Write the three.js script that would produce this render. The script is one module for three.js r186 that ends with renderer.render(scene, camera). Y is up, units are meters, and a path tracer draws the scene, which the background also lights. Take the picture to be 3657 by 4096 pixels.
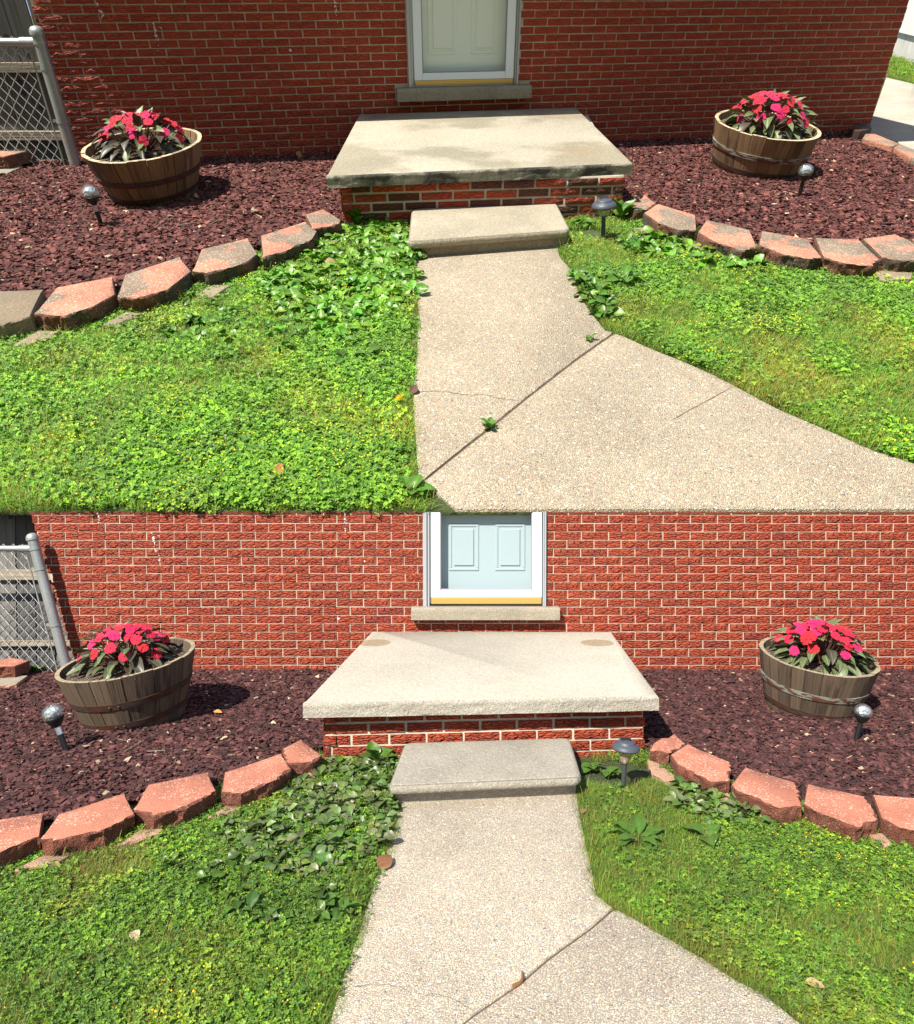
import * as THREE from 'three';
import { mergeGeometries, mergeVertices, toCreasedNormals } from 'three/addons/utils/BufferGeometryUtils.js';

// ------------------------------------------------------------------ camera, sky, sun, exposure
const scene = new THREE.Scene();
const FOCAL = 2813, CX = 1828.5, CY = 2048;               // survey camera, in steps of the photograph
const EYE = 1.47, PITCH_LOW = Math.atan((CY - 1975) / FOCAL), PITCH_UP = Math.atan((CY + 110) / FOCAL);
const camera = new THREE.PerspectiveCamera(2 * Math.atan(CY / FOCAL) * 180 / Math.PI, 3657 / 4096, 0.05, 600);
camera.position.set(0, EYE, 0);
camera.rotation.x = -PITCH_LOW;
scene.add(camera);
const renderer = new THREE.WebGLRenderer({ antialias: true });
renderer.setSize(914, 1024);
renderer.toneMapping = THREE.LinearToneMapping;
renderer.toneMappingExposure = 1.85;
renderer.shadowMap.enabled = true;
const SUN = new THREE.Vector3(-0.42, 0.745, 0.68).normalize();
const sun = new THREE.DirectionalLight(new THREE.Color(1, 0.935, 0.83), 4.7);
sun.target.position.set(0, 2, -10); sun.position.copy(SUN).multiplyScalar(60).add(sun.target.position);
sun.castShadow = true; sun.shadow.mapSize.set(4096, 4096); sun.shadow.radius = 1;
Object.assign(sun.shadow.camera, { left: -22, right: 22, top: 22, bottom: -22, near: 1, far: 140 });
scene.add(sun, sun.target);
{ // clear summer sky with light haze and a few soft clouds
  const w = 512, h = 256, d = new Float32Array(w * h * 4), K = 0.36;
  for (let j = 0; j < h; j++) for (let i = 0; i < w; i++) {
    const el = (j / h - 0.5) * Math.PI, az = i / w * Math.PI * 2, k = (j * w + i) * 4;
    let c;
    if (el < 0) { const t = Math.min(1, -el * 6); c = [0.72 + (0.30 - 0.72) * t, 0.78 + (0.31 - 0.78) * t, 0.82 + (0.26 - 0.82) * t]; }
    else {
      const t = Math.pow(Math.sin(el), 0.55);
      c = [0.95 + (0.34 - 0.95) * t, 1.02 + (0.55 - 1.02) * t, 1.1 + (0.98 - 1.1) * t];
      const n = Math.sin(az * 3 + Math.sin(el * 9) * 1.3) * 0.5 + Math.sin(az * 7 + el * 11) * 0.3 + Math.sin(az * 13 - el * 17) * 0.2;
      const cl = Math.max(0, n - 0.25) * Math.min(1, el * 4) * 0.8; for (let q = 0; q < 3; q++) c[q] += (1.25 - c[q]) * Math.min(0.8, cl);
    }
    d[k] = c[0] * K; d[k + 1] = c[1] * K; d[k + 2] = c[2] * K; d[k + 3] = 1;
  }
  const t = new THREE.DataTexture(d, w, h, THREE.RGBAFormat, THREE.FloatType);
  t.mapping = THREE.EquirectangularReflectionMapping; t.magFilter = t.minFilter = THREE.LinearFilter; t.wrapS = THREE.RepeatWrapping; t.needsUpdate = true;
  scene.background = t; scene.environment = t;
}

// ------------------------------------------------------------------ helpers
const V = (x, y, z) => new THREE.Vector3(x, y, z);
function rng(seed) { let s = seed >>> 0; return () => { s = (s + 0x6d2b79f5) | 0; let t = Math.imul(s ^ (s >>> 15), 1 | s); t = (t + Math.imul(t ^ (t >>> 7), 61 | t)) ^ t; return ((t ^ (t >>> 14)) >>> 0) / 4294967296; }; }
function hash(x, y, s) { let n = Math.imul(x | 0, 374761393) + Math.imul(y | 0, 668265263) + Math.imul(s | 0, 1274126177); n = Math.imul(n ^ (n >>> 13), 1274126177); return ((n ^ (n >>> 16)) >>> 0) / 4294967296; }
function vnoise(x, y, px, py, s) { // value noise that repeats every px, py cells
  const xi = Math.floor(x), yi = Math.floor(y), fx = x - xi, fy = y - yi, u = fx * fx * (3 - 2 * fx), v = fy * fy * (3 - 2 * fy);
  const m = (a, b) => ((a % b) + b) % b, x0 = m(xi, px), x1 = m(xi + 1, px), y0 = m(yi, py), y1 = m(yi + 1, py);
  const a = hash(x0, y0, s), b = hash(x1, y0, s), c = hash(x0, y1, s), e = hash(x1, y1, s);
  return a + (b - a) * u + (c - a) * v + (a - b - c + e) * u * v;
}
function fbm(u, v, px, py, oct, s) { let r = 0, a = 0.5, t = 0; for (let o = 0; o < oct; o++) { r += a * vnoise(u * px, v * py, px, py, s + o * 17); t += a; a *= 0.55; px *= 2; py *= 2; } return r / t; }
const n2 = (x, y, s) => vnoise(x, y, 65536, 65536, s);
const clamp = (x, a = 0, b = 1) => Math.min(b, Math.max(a, x)), lerp = (a, b, t) => a + (b - a) * t, smooth = (a, b, x) => { const t = clamp((x - a) / (b - a)); return t * t * (3 - 2 * t); };
const mix3 = (a, b, t) => [lerp(a[0], b[0], t), lerp(a[1], b[1], t), lerp(a[2], b[2], t)];
const enc = (x) => { x = clamp(x); return Math.round(255 * (x <= 0.0031308 ? 12.92 * x : 1.055 * Math.pow(x, 1 / 2.4) - 0.055)); };
function texture(w, h, f, srgb = true) {
  const d = new Uint8Array(w * h * 4);
  for (let j = 0; j < h; j++) for (let i = 0; i < w; i++) {
    const c = f(i / w, j / h, i, j), k = (j * w + i) * 4;
    if (srgb) { d[k] = enc(c[0]); d[k + 1] = enc(c[1]); d[k + 2] = enc(c[2]); } else d[k] = d[k + 1] = d[k + 2] = Math.round(255 * clamp(c));
    d[k + 3] = 255;
  }
  const t = new THREE.DataTexture(d, w, h, THREE.RGBAFormat, THREE.UnsignedByteType);
  t.wrapS = t.wrapT = THREE.RepeatWrapping; t.magFilter = THREE.LinearFilter; t.minFilter = THREE.LinearMipmapLinearFilter; t.generateMipmaps = true;
  t.colorSpace = srgb ? THREE.SRGBColorSpace : THREE.NoColorSpace; t.needsUpdate = true; return t;
}
function cells(u, v, nx, ny, s, jit = 0.85) { // Voronoi: distance to nearest, second nearest, id of nearest
  const x = u * nx, y = v * ny, xi = Math.floor(x), yi = Math.floor(y); let f1 = 9, f2 = 9, id = 0;
  for (let b = -1; b <= 1; b++) for (let a = -1; a <= 1; a++) {
    const cx = ((xi + a) % nx + nx) % nx, cy = ((yi + b) % ny + ny) % ny;
    const dx = xi + a + 0.5 + (hash(cx, cy, s) - 0.5) * jit - x, dy = yi + b + 0.5 + (hash(cx, cy, s + 1) - 0.5) * jit - y, d = dx * dx + dy * dy;
    if (d < f1) { f2 = f1; f1 = d; id = cx + cy * 4099; } else if (d < f2) f2 = d;
  }
  return [Math.sqrt(f1), Math.sqrt(f2), id];
}

// ------------------------------------------------------------------ textures (computed)
const TEX = {};
{ // rock-faced brick: 1.2 m x 0.6 m
  const ridge = (u, v) => {
    const wu = u + (fbm(u, v, 24, 24, 2, 5) - 0.5) * 0.03, wv = v + (fbm(u, v, 30, 30, 2, 9) - 0.5) * 0.03;
    const a = cells(wu, wv, 22, 34, 11, 1), b = cells(wu, wv, 40, 64, 31, 1);
    return 0.62 * smooth(0, 0.34, a[1] - a[0]) * (0.5 + hash(a[2], 1, 3)) + 0.14 * smooth(0, 0.35, b[1] - b[0]) + 0.22 * fbm(u, v, 64, 64, 3, 2) + 0.35 * (hash(a[2], 4, 5) - 0.5);
  };
  TEX.brickBump = texture(1024, 512, (u, v) => clamp(ridge(u, v) * 0.8), false);
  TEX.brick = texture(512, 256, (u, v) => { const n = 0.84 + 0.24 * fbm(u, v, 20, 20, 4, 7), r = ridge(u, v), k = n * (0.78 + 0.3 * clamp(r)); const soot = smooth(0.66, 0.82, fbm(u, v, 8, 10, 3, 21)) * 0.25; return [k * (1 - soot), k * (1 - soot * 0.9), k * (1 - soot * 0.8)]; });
  TEX.mortar = texture(512, 512, (u, v) => { const n = 0.35 + 0.2 * fbm(u, v, 24, 24, 4, 3) + 0.1 * (hash(Math.floor(u * 512), Math.floor(v * 512), 8) - 0.5); return [n * 1.12, n * 1.02, n * 0.86]; });
}
{ // washed pebble concrete: 1.3 m
  const N = 190, peb = (u, v) => {
    const a = cells(u, v, N, N, 41, 0.95), big = cells(u, v, 58, 58, 77, 0.9);
    let rad = 0.34 + 0.25 * hash(a[2], 2, 2), h = clamp(1 - a[0] / rad), id = a[2], k = 0.6 + 0.4 * h;
    if (hash(big[2], 5, 5) > 0.82 && big[0] < 0.17 + 0.14 * hash(big[2], 6, 1)) { id = big[2] + 7; h = 1 - big[0] / 0.4; k = 1; }
    return [h, id, k];
  };
  const pal = [[0.66, 0.58, 0.47], [0.56, 0.45, 0.33], [0.72, 0.67, 0.58], [0.48, 0.36, 0.28], [0.60, 0.50, 0.39], [0.36, 0.34, 0.33], [0.70, 0.60, 0.44], [0.40, 0.27, 0.23], [0.52, 0.48, 0.43], [0.13, 0.13, 0.16]];
  TEX.pebble = texture(2048, 2048, (u, v) => {
    const [h, id] = peb(u, v), big = id % 4099 === 7;
    let r = hash(id, 3, 9), c = pal[Math.floor(r * (hash(id, 8, 8) > 0.72 ? 10 : 9))];
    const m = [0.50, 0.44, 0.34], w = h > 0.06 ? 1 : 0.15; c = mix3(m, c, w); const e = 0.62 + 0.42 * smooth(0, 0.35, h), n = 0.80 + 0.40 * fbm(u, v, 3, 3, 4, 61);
    return [c[0] * e * n, c[1] * e * n, c[2] * e * n];
  });
  TEX.pebbleBump = texture(2048, 2048, (u, v) => Math.pow(peb(u, v)[0], 0.6), false);
}
{ // cast concrete: 1 m
  TEX.concreteBump = texture(1024, 1024, (u, v) => { const n = fbm(u, v, 64, 64, 4, 6), p = cells(u, v, 150, 150, 3, 1), q = cells(u, v, 26, 26, 13, 1); return 0.45 + 0.5 * (n - 0.5) + 0.25 * (hash(p[2], 1, 1) - 0.5) - (q[0] < 0.10 && hash(q[2], 2, 2) > 0.5 ? 0.5 : 0); }, false);
  TEX.concrete = texture(1024, 1024, (u, v) => { const n = fbm(u, v, 6, 6, 5, 16), p = cells(u, v, 170, 170, 3, 1), s = hash(p[2], 1, 7), k = 0.78 + 0.34 * (n - 0.5) + 0.26 * (s - 0.5) + (s > 0.93 ? 0.16 : 0); return [k, k * 0.965, k * 0.885]; });
}
TEX.grime = texture(512, 256, (u, v) => { const n = fbm(u, v, 60, 30, 3, 16), g = smooth(0.42, 0.62, fbm(u, v, 5, 10, 4, 401)) * 0.75, k = (0.75 + 0.5 * (n - 0.5)) * (1 - g); return [k, k * 0.98, k * 0.93]; });
{ // red block: 1 m
  const sp = (u, v) => { const p = cells(u, v, 210, 210, 5, 1); return hash(p[2], 1, 4); };
  TEX.blockRed = texture(1024, 1024, (u, v) => { const n = fbm(u, v, 7, 7, 4, 26), s = sp(u, v), white = s > 0.90 && fbm(u, v, 9, 9, 3, 99) > 0.47 ? 0.30 : 0, k = 0.80 + 0.5 * (n - 0.5) + 0.22 * (s - 0.5); return [0.57 * k + white * 0.9, 0.215 * k + white * 0.9, 0.135 * k + white * 0.75]; });
  TEX.blockWorn = texture(1024, 1024, (u, v) => {
    const n = fbm(u, v, 7, 7, 4, 36), s = sp(u, v), white = s > 0.90 ? 0.22 : 0, k = 0.80 + 0.5 * (n - 0.5) + 0.3 * (s - 0.5), g = smooth(0.47, 0.55, fbm(u, v, 5, 5, 4, 55));
    const c = mix3([0.50, 0.215, 0.135], [0.25, 0.185, 0.13], g); return [c[0] * k + white, c[1] * k + white * 0.92, c[2] * k + white * 0.75];
  });
  TEX.blockBump = texture(1024, 1024, (u, v) => 0.4 * fbm(u, v, 60, 60, 3, 8) + 0.6 * sp(u, v), false);
}
// oak staves: u along the stave width (0.4 m), v along its length (0.8 m)
TEX.wood = texture(512, 512, (u, v) => { const g = fbm(u + 0.02 * fbm(u, v, 4, 4, 2, 4), v, 60, 5, 4, 12), d = fbm(u, v, 8, 3, 4, 19), k = 0.45 + 0.85 * g, st = smooth(0.55, 0.75, d) * 0.5; return [k * (1 - st), k * (0.97 - st), k * (0.93 - st * 0.95)]; });
TEX.woodBump = texture(512, 512, (u, v) => fbm(u, v, 90, 5, 4, 12), false);
TEX.rust = texture(256, 256, (u, v) => { const n = fbm(u, v, 12, 6, 4, 44), m = smooth(0.5, 0.62, fbm(u, v, 5, 3, 3, 58)); const c = mix3([0.075, 0.030, 0.017], [0.06, 0.05, 0.045], m * 0.7), k = 0.5 + n; return [c[0] * k, c[1] * k, c[2] * k]; });
TEX.paintedHoop = texture(256, 256, (u, v) => { const n = fbm(u, v, 14, 7, 4, 45), m = smooth(0.42, 0.56, fbm(u, v, 6, 3, 4, 59)); const c = mix3([0.13, 0.05, 0.03], [0.26, 0.29, 0.24], m), k = 0.55 + 0.9 * n; return [c[0] * k, c[1] * k, c[2] * k]; });
TEX.soil = texture(512, 512, (u, v) => { const n = fbm(u, v, 24, 24, 5, 71), k = 0.35 + 1.1 * n, s = hash(Math.floor(u * 256), Math.floor(v * 256), 3) > 0.985 ? 0.10 : 0; return [0.125 * k + s, 0.092 * k + s, 0.062 * k + s]; });
TEX.soilBump = texture(512, 512, (u, v) => fbm(u, v, 40, 40, 4, 72), false);
TEX.turf = texture(512, 512, (u, v) => { const n = fbm(u, v, 40, 40, 4, 81), k = 0.35 + 1.1 * n; return [0.055 * k, 0.075 * k, 0.022 * k]; });
TEX.bed = texture(512, 512, (u, v) => { const p = cells(u, v, 60, 60, 15, 1), k = 0.35 + 0.9 * hash(p[2], 1, 2), e = smooth(0, 0.2, p[1] - p[0]); return [0.070 * k * e, 0.026 * k * e, 0.023 * k * e]; });
TEX.leafGreen = texture(64, 128, (u, v) => { const d = Math.abs(u - 0.5), mid = smooth(0.05, 0.0, d), vein = smooth(0.72, 0.95, Math.abs(Math.sin((v - d * 0.9) * 26))) * 0.5 * (d < 0.45 ? 1 : 0), k = 0.8 + 0.4 * fbm(u, v, 6, 8, 3, 4); let c = mix3([0.055, 0.095, 0.03], [0.33, 0.36, 0.17], clamp(mid + vein * 1.3)); c = mix3(c, [0.10, 0.05, 0.04], smooth(0.36, 0.5, d) * 0.6); return [c[0] * k, c[1] * k, c[2] * k]; });
TEX.leafBronze = texture(64, 128, (u, v) => { const d = Math.abs(u - 0.5), mid = smooth(0.06, 0.0, d), vein = smooth(0.75, 0.97, Math.abs(Math.sin((v - d * 0.9) * 26))) * 0.35, k = 0.75 + 0.5 * fbm(u, v, 6, 8, 3, 14); const c = mix3([0.055, 0.05, 0.028], [0.15, 0.12, 0.085], clamp(mid + vein)); return [c[0] * k, c[1] * k, c[2] * k]; });
TEX.board = texture(256, 1024, (u, v) => { const g = fbm(u + 0.03 * fbm(u, v, 3, 3, 2, 4), v, 50, 6, 4, 112), k = 0.45 + 0.9 * g, kn = cells(u, v, 2, 9, 6, 0.8), kk = kn[0] < 0.10 && hash(kn[2], 1, 1) > 0.4 ? 0.35 : 1; return [k * kk, k * kk * 0.98, k * kk * 0.94]; });
function slabTex(seed, paint) { // one concrete slab, 0..1 over its own outline
  return texture(1024, 1024, (u, v) => { const n = fbm(u, v, 4, 4, 6, seed), p = cells(u, v, 230, 230, 3, 1), s = hash(p[2], 1, 7), k = 0.86 + 0.30 * (n - 0.5) + 0.24 * (s - 0.5) + (s > 0.92 ? 0.08 : 0); return paint([k, k * 0.965, k * 0.88], u, v); });
}
const oval = (u, v, cu, cv, ru, rv) => { const d = Math.hypot((u - cu) / ru, (v - cv) / rv); return smooth(1.04, 0.97, d + 0.1 * (fbm(u, v, 12, 12, 3, 77) - 0.5)); };
TEX.slabLow = slabTex(201, (c, u, v) => { const o = Math.max(oval(u, v, 0.052, 0.78, 0.060, 0.062), oval(u, v, 0.913, 0.78, 0.064, 0.062)); return mix3(c, [c[0] * 0.66, c[1] * 0.56, c[2] * 0.42], o * 0.9); });
TEX.slabUp = slabTex(301, (c, u, v) => {
  const g = fbm(u, v, 3, 4, 5, 311), a = smooth(0.45, 0.62, g) * 0.30; c = [c[0] * (1 - a), c[1] * (1 - a), c[2] * (1 - a * 1.15)];
  const streak = (cu, cv, ru, rv, s) => Math.exp(-Math.pow((u - cu) / ru, 2) - Math.pow((v - cv) / rv, 2)) * (0.4 + fbm(u, v, 14, 40, 3, s));
  const r = clamp(streak(0.9, 0.83, 0.10, 0.016, 5) * 1.2), r2 = clamp(streak(0.20, 0.83, 0.12, 0.012, 6)), d = clamp(streak(0.12, 0.80, 0.10, 0.06, 7) * 0.6 + streak(0.93, 0.80, 0.14, 0.05, 8) * 0.6), sp = clamp(streak(0.86, 0.25, 0.10, 0.10, 9) * 0.5);
  c = mix3(c, [0.22, 0.19, 0.15], d * 0.7); c = mix3(c, [0.78, 0.60, 0.30], clamp(r + r2)); return mix3(c, [0.60, 0.42, 0.24], sp * 0.7);
});

// ------------------------------------------------------------------ materials: one set per terrace (relief is given in metres, and the upper terrace is larger)
const col = (c) => (c instanceof THREE.Color ? c : new THREE.Color().setRGB(c[0], c[1], c[2]));
function std(o) {
  const phys = o.transmission !== undefined || o.clearcoat !== undefined || o.sheen !== undefined, m = phys ? new THREE.MeshPhysicalMaterial() : new THREE.MeshStandardMaterial();
  m.color = col(o.color || [1, 1, 1]); m.roughness = o.rough ?? 0.85; m.metalness = o.metal ?? 0;
  if (o.map) m.map = o.map; if (o.bump) { m.bumpMap = o.bump; m.bumpScale = o.bs; } if (o.vc) m.vertexColors = true; if (o.flat) m.flatShading = true;
  if (o.transmission !== undefined) { m.transmission = o.transmission; m.thickness = 0; m.ior = o.ior ?? 1.5; }
  if (o.clearcoat) m.clearcoat = o.clearcoat; m.side = o.two ? THREE.DoubleSide : THREE.FrontSide;
  return m;
}
function materials(s, up) {
  const M = { up };
  const reds = up ? [[0.44, 0.060, 0.019], [0.41, 0.054, 0.018], [0.46, 0.066, 0.021], [0.39, 0.050, 0.018], [0.13, 0.032, 0.020], [0.44, 0.061, 0.020]] : [[0.37, 0.056, 0.020], [0.355, 0.052, 0.019], [0.385, 0.061, 0.022], [0.34, 0.049, 0.019], [0.29, 0.042, 0.021], [0.37, 0.057, 0.020]];
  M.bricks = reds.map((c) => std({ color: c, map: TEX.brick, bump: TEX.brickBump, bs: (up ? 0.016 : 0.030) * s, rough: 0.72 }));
  M.mortar = std({ color: up ? [1.0, 0.95, 0.88] : [0.95, 0.88, 0.79], map: TEX.mortar, bump: TEX.mortar, bs: 0.004 * s, rough: 0.95 });
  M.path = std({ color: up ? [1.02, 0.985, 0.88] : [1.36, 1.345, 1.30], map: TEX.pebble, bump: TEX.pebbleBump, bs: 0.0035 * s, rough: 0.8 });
  M.slab = std({ color: up ? [0.44, 0.41, 0.345] : [0.52, 0.49, 0.435], map: up ? TEX.slabUp : TEX.slabLow, bump: TEX.concreteBump, bs: 0.003 * s, rough: 0.9 });
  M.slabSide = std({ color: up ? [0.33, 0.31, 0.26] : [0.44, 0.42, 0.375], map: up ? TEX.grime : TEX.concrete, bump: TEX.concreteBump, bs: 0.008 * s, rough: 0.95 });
  M.step = std({ color: up ? [0.43, 0.39, 0.31] : [0.40, 0.375, 0.33], map: TEX.concrete, bump: TEX.concreteBump, bs: 0.005 * s, rough: 0.92 });
  M.sill = std({ color: up ? [0.34, 0.32, 0.26] : [0.37, 0.335, 0.275], map: TEX.concrete, bump: TEX.concreteBump, bs: 0.004 * s, rough: 0.92 });
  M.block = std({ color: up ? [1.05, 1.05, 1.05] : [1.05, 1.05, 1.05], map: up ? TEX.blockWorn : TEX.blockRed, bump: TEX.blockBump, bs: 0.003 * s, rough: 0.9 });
  M.blockFace = std({ color: up ? [0.40, 0.38, 0.36] : [0.36, 0.32, 0.29], map: up ? TEX.blockWorn : TEX.blockRed, bump: TEX.blockBump, bs: 0.008 * s, rough: 0.95 });  // split faces; the darker colour also stands in for their self-shadow
  M.blockGrey = std({ color: [0.27, 0.215, 0.155], map: TEX.concrete, bump: TEX.blockBump, bs: 0.003 * s, rough: 0.95 });
  M.footing = std({ color: up ? [0.36, 0.30, 0.21] : [0.50, 0.31, 0.22], map: TEX.concrete, bump: TEX.blockBump, bs: 0.005 * s, rough: 0.95 });
  const woods = up ? [[0.24, 0.145, 0.070], [0.205, 0.122, 0.058], [0.27, 0.168, 0.083], [0.17, 0.10, 0.048]] : [[0.125, 0.088, 0.057], [0.105, 0.074, 0.048], [0.145, 0.104, 0.068], [0.09, 0.062, 0.041]];  // lower woods darkened so the colour carries the shade on the barrel fronts
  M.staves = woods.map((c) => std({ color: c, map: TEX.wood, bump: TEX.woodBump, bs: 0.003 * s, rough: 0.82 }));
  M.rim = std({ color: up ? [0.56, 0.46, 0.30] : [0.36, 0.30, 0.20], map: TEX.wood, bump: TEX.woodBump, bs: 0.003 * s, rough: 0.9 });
  M.rust = std({ map: TEX.rust, rough: 0.7, metal: 0.25, bump: TEX.rust, bs: 0.002 * s });
  M.hoop = std({ map: TEX.paintedHoop, rough: 0.7, metal: 0.2, bump: TEX.paintedHoop, bs: 0.002 * s });
  M.soil = std({ map: TEX.soil, bump: TEX.soilBump, bs: 0.015 * s, rough: 1 });
  M.turf = std({ map: TEX.turf, bump: TEX.soilBump, bs: 0.012 * s, rough: 1 });
  M.bed = std({ map: TEX.bed, bump: TEX.soilBump, bs: 0.01 * s, rough: 1 });
  M.chip = std({ rough: 0.9, color: [1, 1, 1] });
  M.leafA = std({ map: TEX.leafGreen, rough: 0.45, transmission: 0.18, two: true, color: up ? [1.15, 1.15, 1.1] : [1, 1, 1] });
  M.leafB = std({ map: TEX.leafBronze, rough: 0.42, transmission: 0.12, two: true });
  M.leafDead = std({ color: [0.22, 0.10, 0.03], rough: 0.8, two: true });
  M.petals = [[0.56, 0.001, 0.040], [0.50, 0.001, 0.014], [0.58, 0.002, 0.11]].map((c) => std({ color: c, rough: 0.85, transmission: 0.25, two: true }));
  M.stem = std({ color: [0.10, 0.05, 0.03], rough: 0.6 });
  M.eye = std({ color: [0.25, 0.01, 0.03], rough: 0.7 });
  M.green = std({ vc: true, rough: 0.65, transmission: 0.30, two: true, color: up ? [1.55, 1.72, 0.42] : [1.34, 1.38, 0.52] });
  M.weed = std({ vc: true, rough: 0.42, transmission: 0.25, two: true, color: up ? [1.0, 1.1, 0.6] : [0.9, 0.9, 0.9] });
  M.yellow = std({ color: [0.85, 0.60, 0.01], rough: 0.7, two: true });
  M.whiteBloom = std({ color: [0.78, 0.72, 0.62], rough: 0.9 });
  M.galv = std({ color: [0.50, 0.54, 0.57], rough: 0.42, metal: 0.55, map: TEX.concrete });
  M.wire = std({ color: [0.62, 0.64, 0.66], rough: 0.38, metal: 0.6 });
  M.board = std({ color: up ? [0.085, 0.088, 0.082] : [0.10, 0.098, 0.098], map: TEX.board, bump: TEX.board, bs: 0.003 * s, rough: 0.9 });
  M.boardGrey = std({ color: up ? [0.13, 0.125, 0.11] : [0.19, 0.185, 0.175], map: TEX.board, bump: TEX.board, bs: 0.003 * s, rough: 0.9 });
  M.boardPale = std({ color: [0.34, 0.30, 0.23], map: TEX.board, bump: TEX.board, bs: 0.003 * s, rough: 0.9 });
  M.white = std({ color: up ? [0.80, 0.88, 0.95] : [0.66, 0.72, 0.80], rough: 0.35 });
  M.jamb = std({ color: [0.46, 0.47, 0.50], rough: 0.4, metal: 0.3 });
  M.brass = std({ color: [0.62, 0.42, 0.12], rough: 0.35, metal: 0.45 });
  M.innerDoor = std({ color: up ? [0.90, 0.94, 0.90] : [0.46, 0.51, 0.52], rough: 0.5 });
  M.glass = std({ color: up ? [0.97, 1.0, 0.99] : [0.90, 0.96, 0.98], rough: 0.02, transmission: 1 });
  M.caulk = std({ color: [0.30, 0.29, 0.30], rough: 0.8 });
  M.black = std({ color: [0.012, 0.012, 0.013], rough: 0.38 });
  M.steel = std({ color: [0.70, 0.74, 0.80], rough: 0.25, metal: 0.8 });
  M.globe = std({ color: [0.90, 0.94, 0.94], rough: 0.04, transmission: 0.94, flat: true });
  M.globeCore = std({ color: [0.72, 0.76, 0.76], rough: 0.25, metal: 0.7, flat: true });
  M.grey = std({ color: [0.060, 0.072, 0.092], rough: 0.5 });
  M.greyPole = std({ color: [0.045, 0.048, 0.052], rough: 0.55 });
  M.panel = std({ color: [0.02, 0.013, 0.018], rough: 0.45 });
  M.lens = std({ color: up ? [0.75, 0.80, 0.62] : [0.80, 0.66, 0.50], rough: 0.25, transmission: 0.75 });
  M.splash = std({ color: [0.75, 0.72, 0.68], rough: 0.9 });
  M.joint = std({ color: [0.11, 0.075, 0.05], rough: 1 });
  M.siding = std({ color: [0.88, 0.87, 0.83], rough: 0.6 });
  M.foundation = std({ color: [0.82, 0.82, 0.82], map: TEX.concrete, rough: 0.9 });
  M.drive = std({ color: [0.48, 0.45, 0.39], map: TEX.concrete, bump: TEX.concreteBump, bs: 0.003 * s, rough: 0.95 });
  M.roof = std({ color: [0.70, 0.70, 0.70], rough: 0.6 });
  return M;
}

// ------------------------------------------------------------------ the two terraces
// The photograph shows the same kind of porch twice, one above the other: a lower terrace whose house wall ends at the edge of a second, steeper terrace behind it.
class Terrace {
  constructor(scale, eye, pitch, up, words) {
    this.s = scale; this.eye = eye; this.pitch = pitch; this.up = up; this.words = words;
    this.q = new THREE.Quaternion().setFromAxisAngle(V(1, 0, 0), pitch - PITCH_LOW);
    this.o = V(0, EYE, 0).sub(V(0, eye * scale, 0).applyQuaternion(this.q));
    this.M = materials(scale, up);
  }
  ray(px, py) { const x = (px - CX) / FOCAL, y = -(py - CY) / FOCAL, c = Math.cos(this.pitch), s = Math.sin(this.pitch); return V(x, y * c - s, -y * s - c); }
  at(px, py, h = 0) { const r = this.ray(px, py), t = (h - this.eye) / r.y; return V(r.x * t, h, r.z * t); }                       // where a surveyed point lies on the level h
  onZ(px, py, z) { const r = this.ray(px, py), t = z / r.z; return V(r.x * t, this.eye + r.y * t, z); }                            // ... on an upright plane
  px(p) { const y = p.y - this.eye, c = Math.cos(this.pitch), s = Math.sin(this.pitch), yc = y * c - p.z * s, zc = -(y * s + p.z * c); return [CX + FOCAL * p.x / zc, CY - FOCAL * yc / zc, zc]; }
  put(o, p = V(0, 0, 0), yaw = 0, tilt = null) {                                                                                  // a thing into the scene, its base at p
    o.position.copy(p).multiplyScalar(this.s).applyQuaternion(this.q).add(this.o);
    const q = new THREE.Quaternion(); if (tilt) q.copy(tilt); if (yaw) q.multiply(new THREE.Quaternion().setFromAxisAngle(V(0, 1, 0), yaw));
    o.quaternion.copy(this.q).multiply(q); o.scale.setScalar(this.s); scene.add(o); return o;
  }
}
const names = {};
const numbered = (n) => { const k = names[n] = (names[n] ?? -1) + 1; return k ? `${n}_${String(k).padStart(3, '0')}` : n; };
function tag(o, label, category, group, kind) { if (label) o.userData.label = label; if (category) o.userData.category = category; if (group) o.userData.group = group; if (kind) o.userData.kind = kind; return o; }
function thing(name, label, category, group) { const g = new THREE.Group(); g.name = numbered(name); return tag(g, label, category, group); }
function part(name, geo, mat, parent) { const m = new THREE.Mesh(geo, mat); m.name = name; m.castShadow = m.receiveShadow = true; if (parent) parent.add(m); return m; }
function box(w, h, d, x = 0, y = 0, z = 0) { const g = new THREE.BoxGeometry(w, h, d); g.translate(x, y, z); return metric(g); }
function metric(g) { // uv in metres from position and normal
  const p = g.attributes.position, n = g.attributes.normal, u = g.attributes.uv;
  for (let i = 0; i < p.count; i++) { const ax = Math.abs(n.getX(i)), ay = Math.abs(n.getY(i)), az = Math.abs(n.getZ(i)); if (ay >= ax && ay >= az) u.setXY(i, p.getX(i), p.getZ(i)); else if (ax > az) u.setXY(i, p.getZ(i), p.getY(i)); else u.setXY(i, p.getX(i), p.getY(i)); }
  return g;
}
const scaleUV = (g, a, b = a) => { const u = g.attributes.uv; for (let i = 0; i < u.count; i++) u.setXY(i, u.getX(i) * a, u.getY(i) * b); return g; };
const tube = (a, b, r0, r1 = r0, seg = 10) => { const d = b.clone().sub(a), l = d.length(), g = new THREE.CylinderGeometry(r1, r0, l, seg, 1); g.translate(0, l / 2, 0); g.applyQuaternion(new THREE.Quaternion().setFromUnitVectors(V(0, 1, 0), d.normalize())); g.translate(a.x, a.y, a.z); return g; };
const merge = (l) => mergeGeometries(l.map((g) => (g.index ? g.toNonIndexed() : g)), false);
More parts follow.
